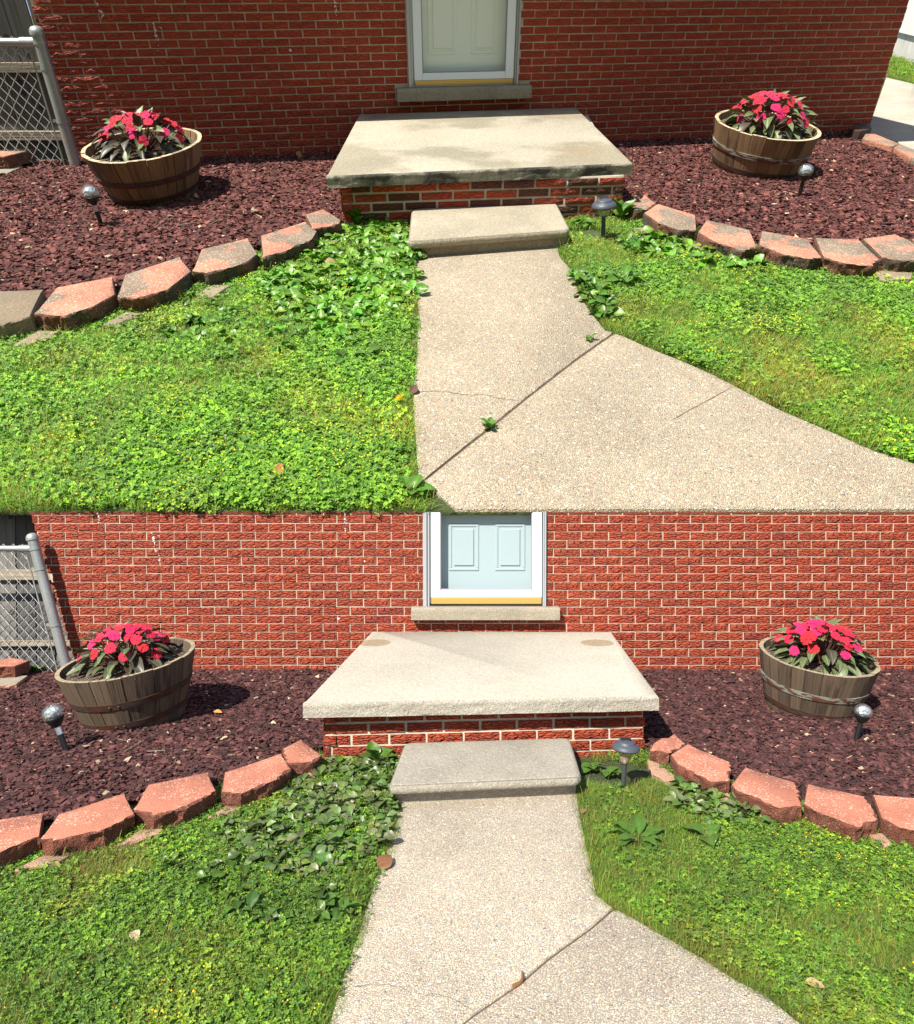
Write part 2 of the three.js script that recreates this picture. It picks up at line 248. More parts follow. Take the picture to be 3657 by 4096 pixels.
function inside(pt, poly) { let c = false; for (let i = 0, j = poly.length - 1; i < poly.length; j = i++) { const a = poly[i], b = poly[j]; if ((a[1] > pt[1]) !== (b[1] > pt[1]) && pt[0] < (b[0] - a[0]) * (pt[1] - a[1]) / (b[1] - a[1]) + a[0]) c = !c; } return c; }
function edgeDist(pt, poly) { let m = 1e9; for (let i = 0, j = poly.length - 1; i < poly.length; j = i++) { const [ax, ay] = poly[j], [bx, by] = poly[i], dx = bx - ax, dy = by - ay, t = clamp(((pt[0] - ax) * dx + (pt[1] - ay) * dy) / (dx * dx + dy * dy + 1e-12)); m = Math.min(m, Math.hypot(ax + dx * t - pt[0], ay + dy * t - pt[1])); } return m; }
// a solid slab or block standing on an outline [[x, z], ...]: chamfered top edge, broken faces where rough > 0 and the face looks towards the front
function solid(poly, y0, y1, o = {}) {
  const { rough = 0, seg = 0.02, chamfer = 0.004, uvTop = 1, fit = false, seed = 1, rows = rough > 0 ? 6 : 1, all = false, crown = 0 } = o;
  let area = 0; poly.forEach((a, i) => { const b = poly[(i + 1) % poly.length]; area += a[0] * b[1] - b[0] * a[1]; });
  const P = area > 0 ? poly.slice().reverse() : poly, ring = [];     // so that outward is known
  for (let i = 0; i < P.length; i++) {
    const a = P[i], b = P[(i + 1) % P.length], l = Math.hypot(b[0] - a[0], b[1] - a[1]), nx = -(b[1] - a[1]) / l, nz = (b[0] - a[0]) / l, front = rough > 0 && (all || nz > 0.3), n = Math.max(1, Math.round(l / (front ? seg : Math.max(seg, 0.05))));
    for (let k = 0; k < n; k++) { const t = k / n; ring.push({ x: lerp(a[0], b[0], t), z: lerp(a[1], b[1], t), nx, nz, r: front ? (k === 0 ? 0.5 : 1) : 0 }); }
  }
  const R = ring.length, lev = [], levels = [];
  for (let k = 0; k <= rows; k++) levels.push(lerp(y0, y1 - chamfer, k / rows)); levels.push(y1);
  let cx = 0, cz = 0; ring.forEach((p) => { cx += p.x / R; cz += p.z / R; });
  levels.forEach((y, k) => lev.push(ring.map((p, i) => {
    const top = k === levels.length - 1, a = rough * p.r * ((n2(i * 0.61 + seed * 31, k * 0.9, 3) - 0.45) * 1.5 + (n2(i * 0.23 + seed * 7, k * 0.35, 4) - 0.5)) + (top ? -chamfer * 0.8 : 0) - (top ? rough * 0.15 * p.r : 0) - (1 - k / (levels.length - 1)) * (o.undercut ?? 0) * p.r;
    return [p.x + p.nx * a, y + (top ? crown * (n2(i * 0.4, seed, 8) - 0.5) : 0), p.z + p.nz * a];
  })));
  const pos = [], uv = [], per = [0]; for (let i = 1; i <= R; i++) { const a = ring[i - 1], b = ring[i % R]; per.push(per[i - 1] + Math.hypot(a.x - b.x, a.z - b.z)); }
  const push = (v, s, t) => { pos.push(...v); uv.push(s, t); };
  for (let k = 0; k < lev.length - 1; k++) for (let i = 0; i < R; i++) {
    const j = (i + 1) % R, a = lev[k][i], b = lev[k][j], c = lev[k + 1][j], d = lev[k + 1][i];
    for (const [v, s] of [[a, per[i]], [b, per[i + 1]], [c, per[i + 1]], [a, per[i]], [c, per[i + 1]], [d, per[i]]]) push(v, s + seed * 0.37, v[1] + seed * 0.21);
  }
  const sides = pos.length / 3, T = lev[lev.length - 1], tri = THREE.ShapeUtils.triangulateShape(T.map((v) => new THREE.Vector2(v[0], v[2])), []);
  let bx = [1e9, -1e9, 1e9, -1e9]; T.forEach((v) => { bx = [Math.min(bx[0], v[0]), Math.max(bx[1], v[0]), Math.min(bx[2], v[2]), Math.max(bx[3], v[2])]; });
  const front = [...P].sort((a, b) => b[1] - a[1]).slice(0, 2).sort((a, b) => a[0] - b[0]), back = [...P].sort((a, b) => a[1] - b[1]).slice(0, 2).sort((a, b) => a[0] - b[0]);
  const st = (v) => { if (!fit) return [v[0] * uvTop + seed * 0.37, v[2] * uvTop + seed * 0.21]; const t = clamp((bx[3] - v[2]) / (bx[3] - bx[2])), l = lerp(front[0][0], back[0][0], t), r = lerp(front[1][0], back[1][0], t); return [(v[0] - l) / (r - l), t]; };
  for (const f of tri) { let [a, b, c] = f.map((i) => T[i]); const n = (b[2] - a[2]) * (c[0] - a[0]) - (b[0] - a[0]) * (c[2] - a[2]); if (n < 0) [b, c] = [c, b]; for (const v of [a, b, c]) push(v, ...st(v)); }
  const g = new THREE.BufferGeometry(); g.setAttribute('position', new THREE.Float32BufferAttribute(pos, 3)); g.setAttribute('uv', new THREE.Float32BufferAttribute(uv, 2));
  const q = toCreasedNormals(mergeVertices(g, 1e-5).toNonIndexed(), 0.9); q.clearGroups(); q.addGroup(0, sides, 1); q.addGroup(sides, pos.length / 3 - sides, 0); return q;
}
const xz = (v) => [v.x, v.z];

// ------------------------------------------------------------------ bricks
const BL = 0.2, BH = 0.056, BD = 0.07;
const brickShapes = [0, 1, 2, 3, 4, 5, 6, 7].map((k) => {
  const r = rng(500 + k), g = new THREE.BoxGeometry(BL, BH, BD, 5, 2, 1), p = g.attributes.position, memo = {};
  for (let i = 0; i < p.count; i++) {
    const x = p.getX(i), y = p.getY(i), z = p.getZ(i); if (z < 0) continue;
    const ex = Math.abs(Math.abs(x) - BL / 2) < 1e-5, ey = Math.abs(Math.abs(y) - BH / 2) < 1e-5, id = x.toFixed(4) + y.toFixed(4), m = memo[id] ??= [r() - 0.5, r() - 0.5, r() - 0.5];
    if (ex || ey) p.setXYZ(i, x + (ex ? -Math.sign(x) * 0.0015 : m[0] * 0.004), y + (ey ? -Math.sign(y) * 0.0008 + m[1] * 0.0018 : 0), z - 0.0035 + m[2] * 0.0015);
    else p.setXYZ(i, x + m[0] * 0.012, y + m[1] * 0.012, z + m[2] * 0.0035);
  }
  g.translate(0, 0, -BD / 2); const q = toCreasedNormals(g, 0.35); metric(q); const u = q.attributes.uv; for (let i = 0; i < u.count; i++) u.setXY(i, u.getX(i) / 1.2 + k * 0.137 + 0.1, u.getY(i) / 0.6 + k * 0.23 + 0.1); return q;
});
// rows of bricks on the plane z = 0 of root; the 300 that show largest are parts, the rest one joined part
function layBricks(T, root, o) {
  const { x0, x1, y0, y1, course, len, joint = 0.011, holes = [], show, seed = 1, turn = null, single = true, shift = 0 } = o, r = rng(seed), list = [], M = T.M;
  const lo = typeof x0 === 'function' ? x0 : () => x0, hi = typeof x1 === 'function' ? x1 : () => x1;
  for (let i = 0, y = y0; y < y1 - 0.012; i++, y += course) {
    let h = Math.min(course - joint, y1 - y), a = lo(y + h / 2), b = hi(y + h / 2), cuts = [[a - 9, a], [b, b + 9]], ya = y;
    for (const q of holes) { const top = Math.min(y + h, q.y1), bot = Math.max(y, q.y0); if (top - bot > 0.5 * h) cuts.push([q.x0, q.x1]); }
    const off = (i % 2 ? 0.5 : 0) * len + shift + (r() - 0.5) * 0.012;
    for (let x = Math.floor((a - len) / len) * len + off; x < b; x += len) {
      let pieces = [[x, x + len - joint]];
      for (const [c, d] of cuts) pieces = pieces.flatMap(([s, e]) => (d <= s || c >= e ? [[s, e]] : [[s, c], [d, e]].filter(([m, n]) => n - m > 0.02)));
      for (const [s, e] of pieces) list.push({ x: (s + e) / 2 + (r() - 0.5) * 0.002, y: ya + h / 2 + (r() - 0.5) * 0.002, w: e - s, h, k: Math.floor(r() * 8), c: r() < (o.darkP ?? (M.up ? 0.0 : 0.03)) ? 4 : [0, 1, 2, 3, 5][Math.floor(r() * 5)], dz: (r() - 0.5) * 0.003, score: 0 });
    }
  }
  const put = (m, b) => { m.position.set(b.x, b.y, b.dz); m.scale.set(b.w / BL, b.h / BH, 1); if (turn) { m.position.applyMatrix4(turn); m.quaternion.setFromRotationMatrix(turn); } };
  for (const b of list) b.score = show ? show(b) : 1;
  list.sort((a, b) => b.score - a.score);
  const n = single ? Math.min(300, list.filter((b) => b.score > 0).length) : 0;
  list.slice(0, n).forEach((b) => put(part('brick', brickShapes[b.k], M.bricks[b.c], root), b));
  const rest = list.slice(n), d = new THREE.Object3D(); if (!rest.length) return;
  for (let c = 0; c < 6; c++) { // the rest, joined
    const l = rest.filter((b) => b.c === c); if (!l.length) continue;
    const geos = l.map((b) => { put(d, b); d.updateMatrix(); const g = brickShapes[b.k].clone(); g.applyMatrix4(d.matrix); return g; });
    rest['g' + c] = mergeGeometries(geos, false);
  }
  const gs = [], ms = []; for (let c = 0; c < 6; c++) if (rest['g' + c]) { gs.push(rest['g' + c]); ms.push(M.bricks[c]); }
  tag(part('brickwork', mergeGeometries(gs, true), ms, root), null, null, null, 'stuff');
}

// ------------------------------------------------------------------ house front with door
function house(T, o) {
  const { s, M } = T, root = thing('brick_house', o.label, 'house'), yaw = o.yaw, cs = Math.cos(yaw), sn = Math.sin(yaw), org = o.origin;
  const local = (v) => { const d = v.clone().sub(org); return V(d.x * cs - d.z * sn, d.y, d.x * sn + d.z * cs); }, world = (v) => V(v.x * cs + v.z * sn + org.x, v.y + org.y, -v.x * sn + v.z * cs + org.z);
  const wallAt = (px, py, dz = 0) => { const r = T.ray(px, py), n = V(sn, 0, cs), p0 = org.clone().addScaledVector(n, dz), t = p0.clone().sub(V(0, T.eye, 0)).dot(n) / r.dot(n); return local(V(r.x * t, T.eye + r.y * t, r.z * t)); };
  const mx = (a, b) => (a + b) / 2, d = o.door, fx0 = wallAt(d.frame[0], d.y).x, fx1 = wallAt(d.frame[1], d.y).x, px0 = wallAt(d.panel[0], d.y).x, px1 = wallAt(d.panel[1], d.y).x, gx0 = wallAt(d.glass[0], d.y).x, gx1 = wallAt(d.glass[1], d.y).x, xm = mx(d.panel[0], d.panel[1]);
  const yg = wallAt(xm, d.glassY).y, yr = wallAt(xm, d.railY).y, yk = wallAt(xm, d.kickY).y, ys1 = wallAt(xm, d.sillTop, 0.08).y, ys0 = wallAt(xm, d.sillBottom, 0.08).y, sx0 = wallAt(d.sill[0], d.sillTop, 0.08).x, sx1 = wallAt(d.sill[1], d.sillTop, 0.08).x;
  const top = o.height, doorTop = Math.min(top, ys1 + 1.75), len = o.length, lo = o.rake || (() => 0);
  // mortar bed behind the bricks, open at the door
  const wall = [], bot = -0.1, D = 0.24, zf = -0.008;
  const panel = (xa, xb, ya, yb) => { if (xb - xa < 0.005 || yb - ya < 0.005) return; const sh = [[xa, ya], [xb, ya], [xb, yb], [xa, yb]]; if (xa === 0) { sh[0][0] = lo(ya) + 0.004; sh[3][0] = lo(yb) + 0.004; } const g = new THREE.ExtrudeGeometry(new THREE.Shape(sh.map((p) => new THREE.Vector2(...p))), { depth: D, bevelEnabled: false }); g.translate(0, 0, zf - D); wall.push(scaleUV(g, 1.6)); };
  panel(0, fx0, bot, top - 0.001); panel(fx1, len - 0.004, bot, top - 0.001); panel(fx0, fx1, bot, ys1 - 0.012); if (doorTop < top) panel(fx0, fx1, doorTop, top - 0.001);
  part('wall', merge(wall), M.mortar, root);
  layBricks(T, root, {
    x0: o.rake || 0, x1: len, y0: o.brickBase, y1: top, course: o.course, len: o.brick, seed: o.seed, shift: o.shift, joint: o.joint,
    holes: [{ x0: fx0 - 0.006, x1: fx1 + 0.006, y0: ys1, y1: doorTop }, { x0: sx0 - 0.006, x1: sx1 + 0.006, y0: ys0, y1: ys1 + 0.01 }],
    show: (b) => { const p = T.px(world(V(b.x, b.y, 0))); if (p[0] < -30 || p[0] > 3690 || p[1] < (T.up ? -20 : 2040) || p[1] > (T.up ? 660 : 2700)) return 0; if (b.y < o.bed - 0.03) return 0; if (b.y < o.porch[2] - 0.01 && b.x > o.porch[0] && b.x < o.porch[1]) return 0; return b.w * b.h / (p[2] * p[2]); },
  });
  // door: jambs, storm door with glass, kick strip, panelled door behind
  const wj = px0 - fx0, bars = (x) => box(wj * 0.46, doorTop - ys1, 0.10, x, mx(ys1, doorTop), -0.03);
  part('door_frame', merge([bars(fx0 + wj * 0.24), box((px1 - fx1) * -0.46, doorTop - ys1, 0.10, fx1 + (px1 - fx1) * 0.24, mx(ys1, doorTop), -0.03), box(wj * 0.30, doorTop - ys1, 0.07, fx0 + wj * 0.70, mx(ys1, doorTop), -0.03), box((fx1 - px1) * 0.30, doorTop - ys1, 0.07, fx1 - (fx1 - px1) * 0.70, mx(ys1, doorTop), -0.03)]), M.jamb, root);
  const bar = (xa, xb, ya, yb, zc, t) => { const g = new THREE.ExtrudeGeometry(new THREE.Shape([[xa, ya], [xb, ya], [xb, yb], [xa, yb]].map((p) => new THREE.Vector2(...p))), { depth: t - 0.008, bevelEnabled: true, bevelSize: 0.004, bevelThickness: 0.004, bevelOffset: -0.004, bevelSegments: 2 }); g.translate(0, 0, zc - t / 2 + 0.004); return g; };
  const storm = part('storm_door', merge([bar(px0 + 0.004, gx0, yr, doorTop - 0.004, -0.015, 0.03), bar(gx1, px1 - 0.004, yr, doorTop - 0.004, -0.015, 0.03), bar(gx0 + 0.0015, gx1 - 0.0015, yr, yg, -0.0155, 0.029)]), M.white, root);
  part('glazing_bead', merge([bar(gx0 - 0.001, gx0 + 0.008, yg, doorTop - 0.01, -0.014, 0.02), bar(gx1 - 0.008, gx1 + 0.001, yg, doorTop - 0.01, -0.014, 0.02), bar(gx0 + 0.009, gx1 - 0.009, yg - 0.001, yg + 0.008, -0.0145, 0.018)]), M.caulk, storm);
  const gp = new THREE.PlaneGeometry(gx1 - gx0 - 0.004, doorTop - yg - 0.01); gp.translate(mx(gx0, gx1), mx(yg, doorTop), -0.02); part('glass_pane', gp, M.glass, storm);
  part('kick_strip', bar(px0 + 0.006, px1 - 0.006, yk, yr - 0.001, -0.012, 0.03), M.brass, storm);
  const wi = px1 - px0, zi = -0.10, inner = part('entry_door', box(wi, doorTop - ys1, 0.04, mx(px0, px1), mx(ys1, doorTop), zi - 0.02), M.innerDoor, root);
  const pw = wi * 0.27, pY = wallAt(xm, d.panelBottom, -0.1).y; for (const c of [0.30, 0.72]) {
    const xc = px0 + wi * c, y0 = pY, y1 = Math.min(doorTop - 0.1, y0 + 0.72), fr = 0.022, g = [];
    for (const [xa, xb, ya, yb, t] of [[xc - pw / 2, xc + pw / 2, y0, y0 + fr, 0.007], [xc - pw / 2, xc + pw / 2, y1 - fr, y1, 0.007], [xc - pw / 2, xc - pw / 2 + fr, y0 + fr, y1 - fr, 0.007], [xc + pw / 2 - fr, xc + pw / 2, y0 + fr, y1 - fr, 0.007]]) g.push(bar(xa, xb, ya, yb, zi + t / 2, t));
    g.push(bar(xc - pw / 2 + fr + 0.02, xc + pw / 2 - fr - 0.02, y0 + fr + 0.02, y1 - fr - 0.02, zi + 0.005, 0.010)); part('door_panel', merge(g), M.innerDoor, inner);
  }
  part('door_sill', solid([[sx0, 0.085], [sx1, 0.085], [sx1, -0.02], [sx0, -0.02]], ys0, ys1, { rough: 0.002, seg: 0.03, chamfer: 0.005, seed: 5, rows: 3 }).clone(), [M.sill, M.sill], root);
  // mortar runs and paint drips
  const r = rng(o.seed + 90);
  for (const [xa, ya, xb, yb, n, w] of o.drips) {
    const g = []; for (let k = 0; k < n * 0.6; k++) { const t = r() * (0.4 + 0.6 * r()), p = wallAt(lerp(xa, xb, t) + (r() - 0.5) * 14 * (0.4 + t), lerp(ya, yb, t)), q = new THREE.IcosahedronGeometry(0.0016 + 0.006 * r() * r(), 0); q.scale(1, 1 + r() * 0.9, 0.4); q.translate(p.x, p.y, 0.0005); g.push(q); }
    part('mortar_drip', merge(g), M.splash, root);
  }
  if (o.roof) { const [xe, O, H] = o.roof; part('roof', merge([box(len - xe + 0.3, 0.06, O + 0.3, (len + 0.3 + xe) / 2, H + 0.03, (O - 0.3) / 2), box(len - xe + 0.3, 0.13, 0.02, (len + 0.3 + xe) / 2, H + 0.07, O + 0.0105)]), M.roof, root); }
  if (o.side) { // side wall to the right, plain brick colour in the distance
    part('side_wall', box(0.24, top + 0.1, 4, len - 0.125, (top - 0.1) / 2, -2.27), M.bricks[1], root);
  }
  T.put(root, org, yaw); return { wallAt, world, local };
}

// ------------------------------------------------------------------ half barrel with flowers
function barrel(T, o) {
  const { M } = T, root = thing('half_barrel', o.label, 'planter'), r = rng(o.seed), R0 = o.R * o.rr, R1 = o.R, H = o.H * 1.07, ez = o.ez, N = 26, th = 0.026;
  const rad = (t) => lerp(R0, R1, t) + Math.sin(t * 1.9) * 0.012;
  const P = (a, rr, y) => [Math.cos(a) * rr, y, Math.sin(a) * rr * ez];
  let a = 0; const widths = Array.from({ length: N }, () => 0.75 + r() * 0.5), sum = widths.reduce((x, y) => x + y);
  widths.forEach((w, i) => {
    const da = w / sum * Math.PI * 2, a0 = a + 0.004, a1 = a + da - 0.004, rows = 6, pos = [], uv = [], push = (v, s, t) => { pos.push(...v); uv.push(s, t); }, ou = r(), ov = r(), dr = (r() - 0.5) * 0.004, dh = (r() - 0.5) * 0.006; a += da;
    const quad = (A, B, C, D, s0, t0, s1, t1) => { push(A, s0, t0); push(B, s1, t0); push(C, s1, t1); push(A, s0, t0); push(C, s1, t1); push(D, s0, t1); };
    for (let k = 0; k < rows; k++) for (let m = 0; m < 2; m++) {
      const t0 = k / rows, t1 = (k + 1) / rows, y0 = t0 * H, y1 = t1 * (H + (k === rows - 1 ? dh : 0)), b0 = lerp(a0, a1, m / 2), b1 = lerp(a0, a1, (m + 1) / 2), c0 = rad(t0) + dr, c1 = rad(t1) + dr;
      quad(P(b1, c0, y0), P(b0, c0, y0), P(b0, c1, y1), P(b1, c1, y1), ou + m * 0.1, ov + y0 * 1.2, ou + m * 0.1 + 0.1, ov + y1 * 1.2);
      if (t1 > 0.6) quad(P(b0, c0 - th, y0), P(b1, c0 - th, y0), P(b1, c1 - th, y1), P(b0, c1 - th, y1), ou, ov + y0 * 1.2, ou + 0.1, ov + y1 * 1.2);
    }
    for (const [b, f] of [[a0, 0], [a1, 1]]) { const q = [P(b, rad(0) - th, 0), P(b, rad(0) + dr, 0), P(b, rad(1) + dr, H + dh), P(b, rad(1) - th, H + dh)]; if (f) q.reverse(); quad(q[0], q[1], q[2], q[3], ou, ov, ou + 0.05, ov + 0.4); }
    const sides = pos.length / 3, c = rad(1) + dr; for (let m = 0; m < 2; m++) { const b0 = lerp(a0, a1, m / 2), b1 = lerp(a0, a1, (m + 1) / 2); quad(P(b1, c, H + dh), P(b0, c, H + dh), P(b0, c - th, H + dh), P(b1, c - th, H + dh), ou, ov, ou + 0.1, ov + 0.05); }
    let g = new THREE.BufferGeometry(); g.setAttribute('position', new THREE.Float32BufferAttribute(pos, 3)); g.setAttribute('uv', new THREE.Float32BufferAttribute(uv, 2)); g.computeVertexNormals(); g = toCreasedNormals(g, 0.5); g.clearGroups(); g.addGroup(0, sides, 0); g.addGroup(sides, pos.length / 3 - sides, 1);
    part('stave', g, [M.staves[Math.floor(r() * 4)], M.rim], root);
  });
  const hoop = (y0, y1, mat) => { const pos = [], uv = [], S = 72, off = 0.006, push = (v, s, t) => { pos.push(...v); uv.push(s, t); }; for (let i = 0; i < S; i++) { const b0 = i / S * 6.28319, b1 = (i + 1) / S * 6.28319; for (const [ya, ra, yb, rb, ta, tb] of [[y0, rad(y0 / H) + off, y1, rad(y1 / H) + off, 0.1, 0.9], [y1, rad(y1 / H) + off, y1, rad(y1 / H) - 0.002, 0.9, 1], [y0, rad(y0 / H) - 0.002, y0, rad(y0 / H) + off, 0, 0.1]]) { const A = P(b1, ra, ya), B = P(b0, ra, ya), C = P(b0, rb, yb), D = P(b1, rb, yb); push(A, b1, ta); push(B, b0, ta); push(C, b0, tb); push(A, b1, ta); push(C, b0, tb); push(D, b1, tb); } } const g = new THREE.BufferGeometry(); g.setAttribute('position', new THREE.Float32BufferAttribute(pos, 3)); g.setAttribute('uv', new THREE.Float32BufferAttribute(uv, 2)); g.computeVertexNormals(); const h = part('hoop', toCreasedNormals(g, 0.5), mat, root); return h; };
  for (const [y0, y1, m] of [[0.16, 0.25, M.rust], [0.50, 0.60, o.paint ? M.hoop : M.rust]]) {
    const h = hoop(y0 * H, y1 * H, m), ba = o.rivet; for (const k of [0, 1]) { const b = ba + k * 0.14, q = new THREE.SphereGeometry(0.008, 8, 6); q.scale(1, 1, 0.6); const p = P(b, rad((y0 + y1) / 2) + 0.007, (y0 + y1) / 2 * H); q.translate(...p); part('rivet', q, M.rust, h); }
  }
  const sg = new THREE.CircleGeometry(R1 - th + 0.002, 48, 0, 6.28319); sg.rotateX(-Math.PI / 2); sg.scale(1, 1, ez); sg.translate(0, H - 0.045, 0); part('potting_soil', scaleUV(sg, 1.6), M.soil, root);
  const bits = []; for (let k = 0; k < 420; k++) { const q = new THREE.IcosahedronGeometry(0.003 + 0.006 * r() * r(), 0), b = r() * 6.283, rr = Math.sqrt(r()) * (R1 - th - 0.01); q.scale(1, 0.6, 1); q.rotateY(r() * 6); q.translate(Math.cos(b) * rr, H - 0.043, Math.sin(b) * rr * ez); bits.push(q); }
  tag(part('soil_crumbs', merge(bits), [M.soil, M.splash][0], root), null, null, null, 'stuff');
  const pale = []; for (let k = 0; k < 240; k++) { const q = new THREE.IcosahedronGeometry(0.002 + 0.004 * r(), 0), b = r() * 6.283, rr = Math.sqrt(r()) * (R1 - th - 0.01); q.scale(1, 0.5, 1); q.translate(Math.cos(b) * rr, H - 0.042, Math.sin(b) * rr * ez); pale.push(q); }
  tag(part('bark_flecks', merge(pale), M.boardPale, root), null, null, null, 'stuff');
  const ax = V(o.tx, 1, o.tz).normalize(), tilt = new THREE.Quaternion().setFromUnitVectors(V(0, 1, 0), ax), base = V(o.x * 0.99, 0.032, o.z + 0.06);
  T.put(root, base, 0, tilt);
  flowers(T, { ...o, base: base.clone().addScaledVector(ax, H - 0.045).add(V(o.px, 0, o.pz)), tilt: o.up === 2 ? tilt : new THREE.Quaternion().slerp(tilt, 0.5) });
}
const leafShapes = [0, 1, 2].map((k) => { // pointed leaf, folded along the midrib, drooping; base at the origin, tip along +z
  const n = 7, pos = [], uv = [], idx = [], L = 1, W = [0.24, 0.2, 0.28][k], droop = [0.35, 0.15, 0.5][k];
  for (let i = 0; i <= n; i++) { const t = i / n, w = W * Math.pow(Math.sin(Math.PI * Math.pow(t, 0.75)), 0.8) * (t > 0.98 ? 0 : 1) + (t < 0.1 ? 0.012 : 0), y = -droop * t * t + 0.12 * t; for (let s = -2; s <= 2; s++) { pos.push(w * s / 2, y + Math.abs(s) * w * 0.22 + (Math.abs(s) === 2 ? 0.012 * Math.sin(t * 18 + s) : 0), t * L); uv.push(0.5 + s * 0.24, t); } }
  for (let i = 0; i < n; i++) for (let s = 0; s < 4; s++) { const a = i * 5 + s, b = a + 5; idx.push(a, b, a + 1, a + 1, b, b + 1); }
  const g = new THREE.BufferGeometry(); g.setAttribute('position', new THREE.Float32BufferAttribute(pos, 3)); g.setAttribute('uv', new THREE.Float32BufferAttribute(uv, 2)); g.setIndex(idx); g.computeVertexNormals(); return g;
});
const bloomShapes = [0, 1, 2].map((k) => { // five broad overlapping petals facing +y
  const r = rng(60 + k), gs = [];
  for (let p = 0; p < 5; p++) {
    const pos = [], idx = [], a = p * 1.2566 + r() * 0.25, lift = 0.1 + r() * 0.25, n = 9, Lp = p === 0 ? 0.95 : 0.82 + r() * 0.15; pos.push(0, 0.01 * p, 0);
    for (let i = 0; i <= n; i++) { const t = (i / n - 0.5) * 1.5, notch = 1 - 0.16 * Math.exp(-t * t * 60), rr = Lp * Math.pow(Math.cos(t * 0.95), 0.45) * notch; for (const f of [0.55, 1]) { const x = Math.sin(t) * rr * f, z = Math.cos(t) * rr * f; pos.push(x * Math.cos(a) + z * Math.sin(a), lift * f * f - 0.22 * f * f * f * (0.6 + r() * 0.8) + 0.03 * p, -x * Math.sin(a) + z * Math.cos(a)); } }
    for (let i = 0; i < n; i++) { const b = 1 + i * 2; idx.push(0, b, b + 2, b, b + 1, b + 2, b + 2, b + 1, b + 3); }
    const g = new THREE.BufferGeometry(); g.setAttribute('position', new THREE.Float32BufferAttribute(pos, 3)); g.setIndex(idx); g.computeVertexNormals(); gs.push(g);
  }
  return mergeGeometries(gs, false);
});
const eyeShape = new THREE.IcosahedronGeometry(0.10, 1); eyeShape.translate(0, 0.08, 0);
function flowers(T, o) {
  const { M } = T, root = thing('impatiens_plant', o.plantLabel, 'flowers'), r = rng(o.seed + 7), [w, h, dz] = o.size, stems = [];
  const dir = (a, e) => V(Math.cos(a) * Math.cos(e), Math.sin(e), Math.sin(a) * Math.cos(e));
  const n = o.leaves;
  for (let i = 0; i < n; i++) {
    const ring = i / n, a = i * 2.39996 + r() * 0.5, e = lerp(-0.05, 1.35, Math.pow(ring, 1.6)), d = dir(a, e), rad = 0.72 + 0.2 * r(), p = V(d.x * w * rad, Math.max(0.03, d.y * h * rad + 0.035), d.z * dz * rad), m = part('leaf', leafShapes[i % 3], r() < o.bronze ? M.leafB : M.leafA, root), l = (0.075 + 0.035 * r()) * (e > 1 ? 0.8 : 1) * o.leafSize;
    m.position.copy(p); const out = V(d.x, lerp(-0.35, 0.7, e / 1.4) + (r() - 0.5) * 0.5, d.z).normalize(), side = V(out.z, 0, -out.x).normalize(), upv = out.clone().cross(side).normalize(); if (upv.y < 0) { upv.negate(); side.negate(); }
    m.quaternion.setFromRotationMatrix(new THREE.Matrix4().makeBasis(side, upv, out)); m.rotateZ((r() - 0.5) * 0.9); m.scale.setScalar(l); stems.push(tube(V(d.x * w * 0.15, 0, d.z * dz * 0.15), p, 0.0035, 0.002, 5));
  }
  for (let i = 0; i < o.blooms; i++) {
    const a = i * 2.39996 + r() * 0.8, e = lerp(0.15, 1.4, Math.pow((i + 0.5) / o.blooms, 0.9)), d = dir(a, e), k = 0.98 + 0.12 * r(), p = V(d.x * w * k, d.y * h * k + 0.05, d.z * dz * k), m = part('flower', bloomShapes[i % 3], M.petals[[0, 0, 1, 2][Math.floor(r() * 4)]], root), face = d.clone().add(V((r() - 0.5) * 0.8, 0.35 + r() * 0.4, 0.55)).normalize();
    m.position.copy(p); m.quaternion.setFromUnitVectors(V(0, 1, 0), face); m.rotateY(r() * 6); m.scale.setScalar((0.030 + 0.010 * r()) * o.bloomSize); part('flower_eye', eyeShape, M.eye, m); stems.push(tube(V(d.x * w * 0.3, 0.02, d.z * dz * 0.3), p, 0.002, 0.0015, 5));
  }
  part('stems', merge(stems), M.stem, root);
  T.put(root, o.base, 0, o.tilt);
}

// ------------------------------------------------------------------ lamps
const globeShape = (() => { const g = new THREE.IcosahedronGeometry(1, 5), p = g.attributes.position, memo = {}, r = rng(33); for (let i = 0; i < p.count; i++) { const id = [p.getX(i), p.getY(i), p.getZ(i)].map((x) => x.toFixed(3)).join(), k = memo[id] ??= 1 - 0.03 * r(); p.setXYZ(i, p.getX(i) * k, p.getY(i) * k * 0.9, p.getZ(i) * k); } g.computeVertexNormals(); return g; })();
const coreShape = (() => { const g = new THREE.IcosahedronGeometry(1, 3), p = g.attributes.position, memo = {}, r = rng(34); for (let i = 0; i < p.count; i++) { const id = [p.getX(i), p.getY(i), p.getZ(i)].map((x) => x.toFixed(3)).join(), k = memo[id] ??= 0.82 - 0.16 * r(); p.setXYZ(i, p.getX(i) * k, p.getY(i) * k * 0.85, p.getZ(i) * k); } g.computeVertexNormals(); return g; })();
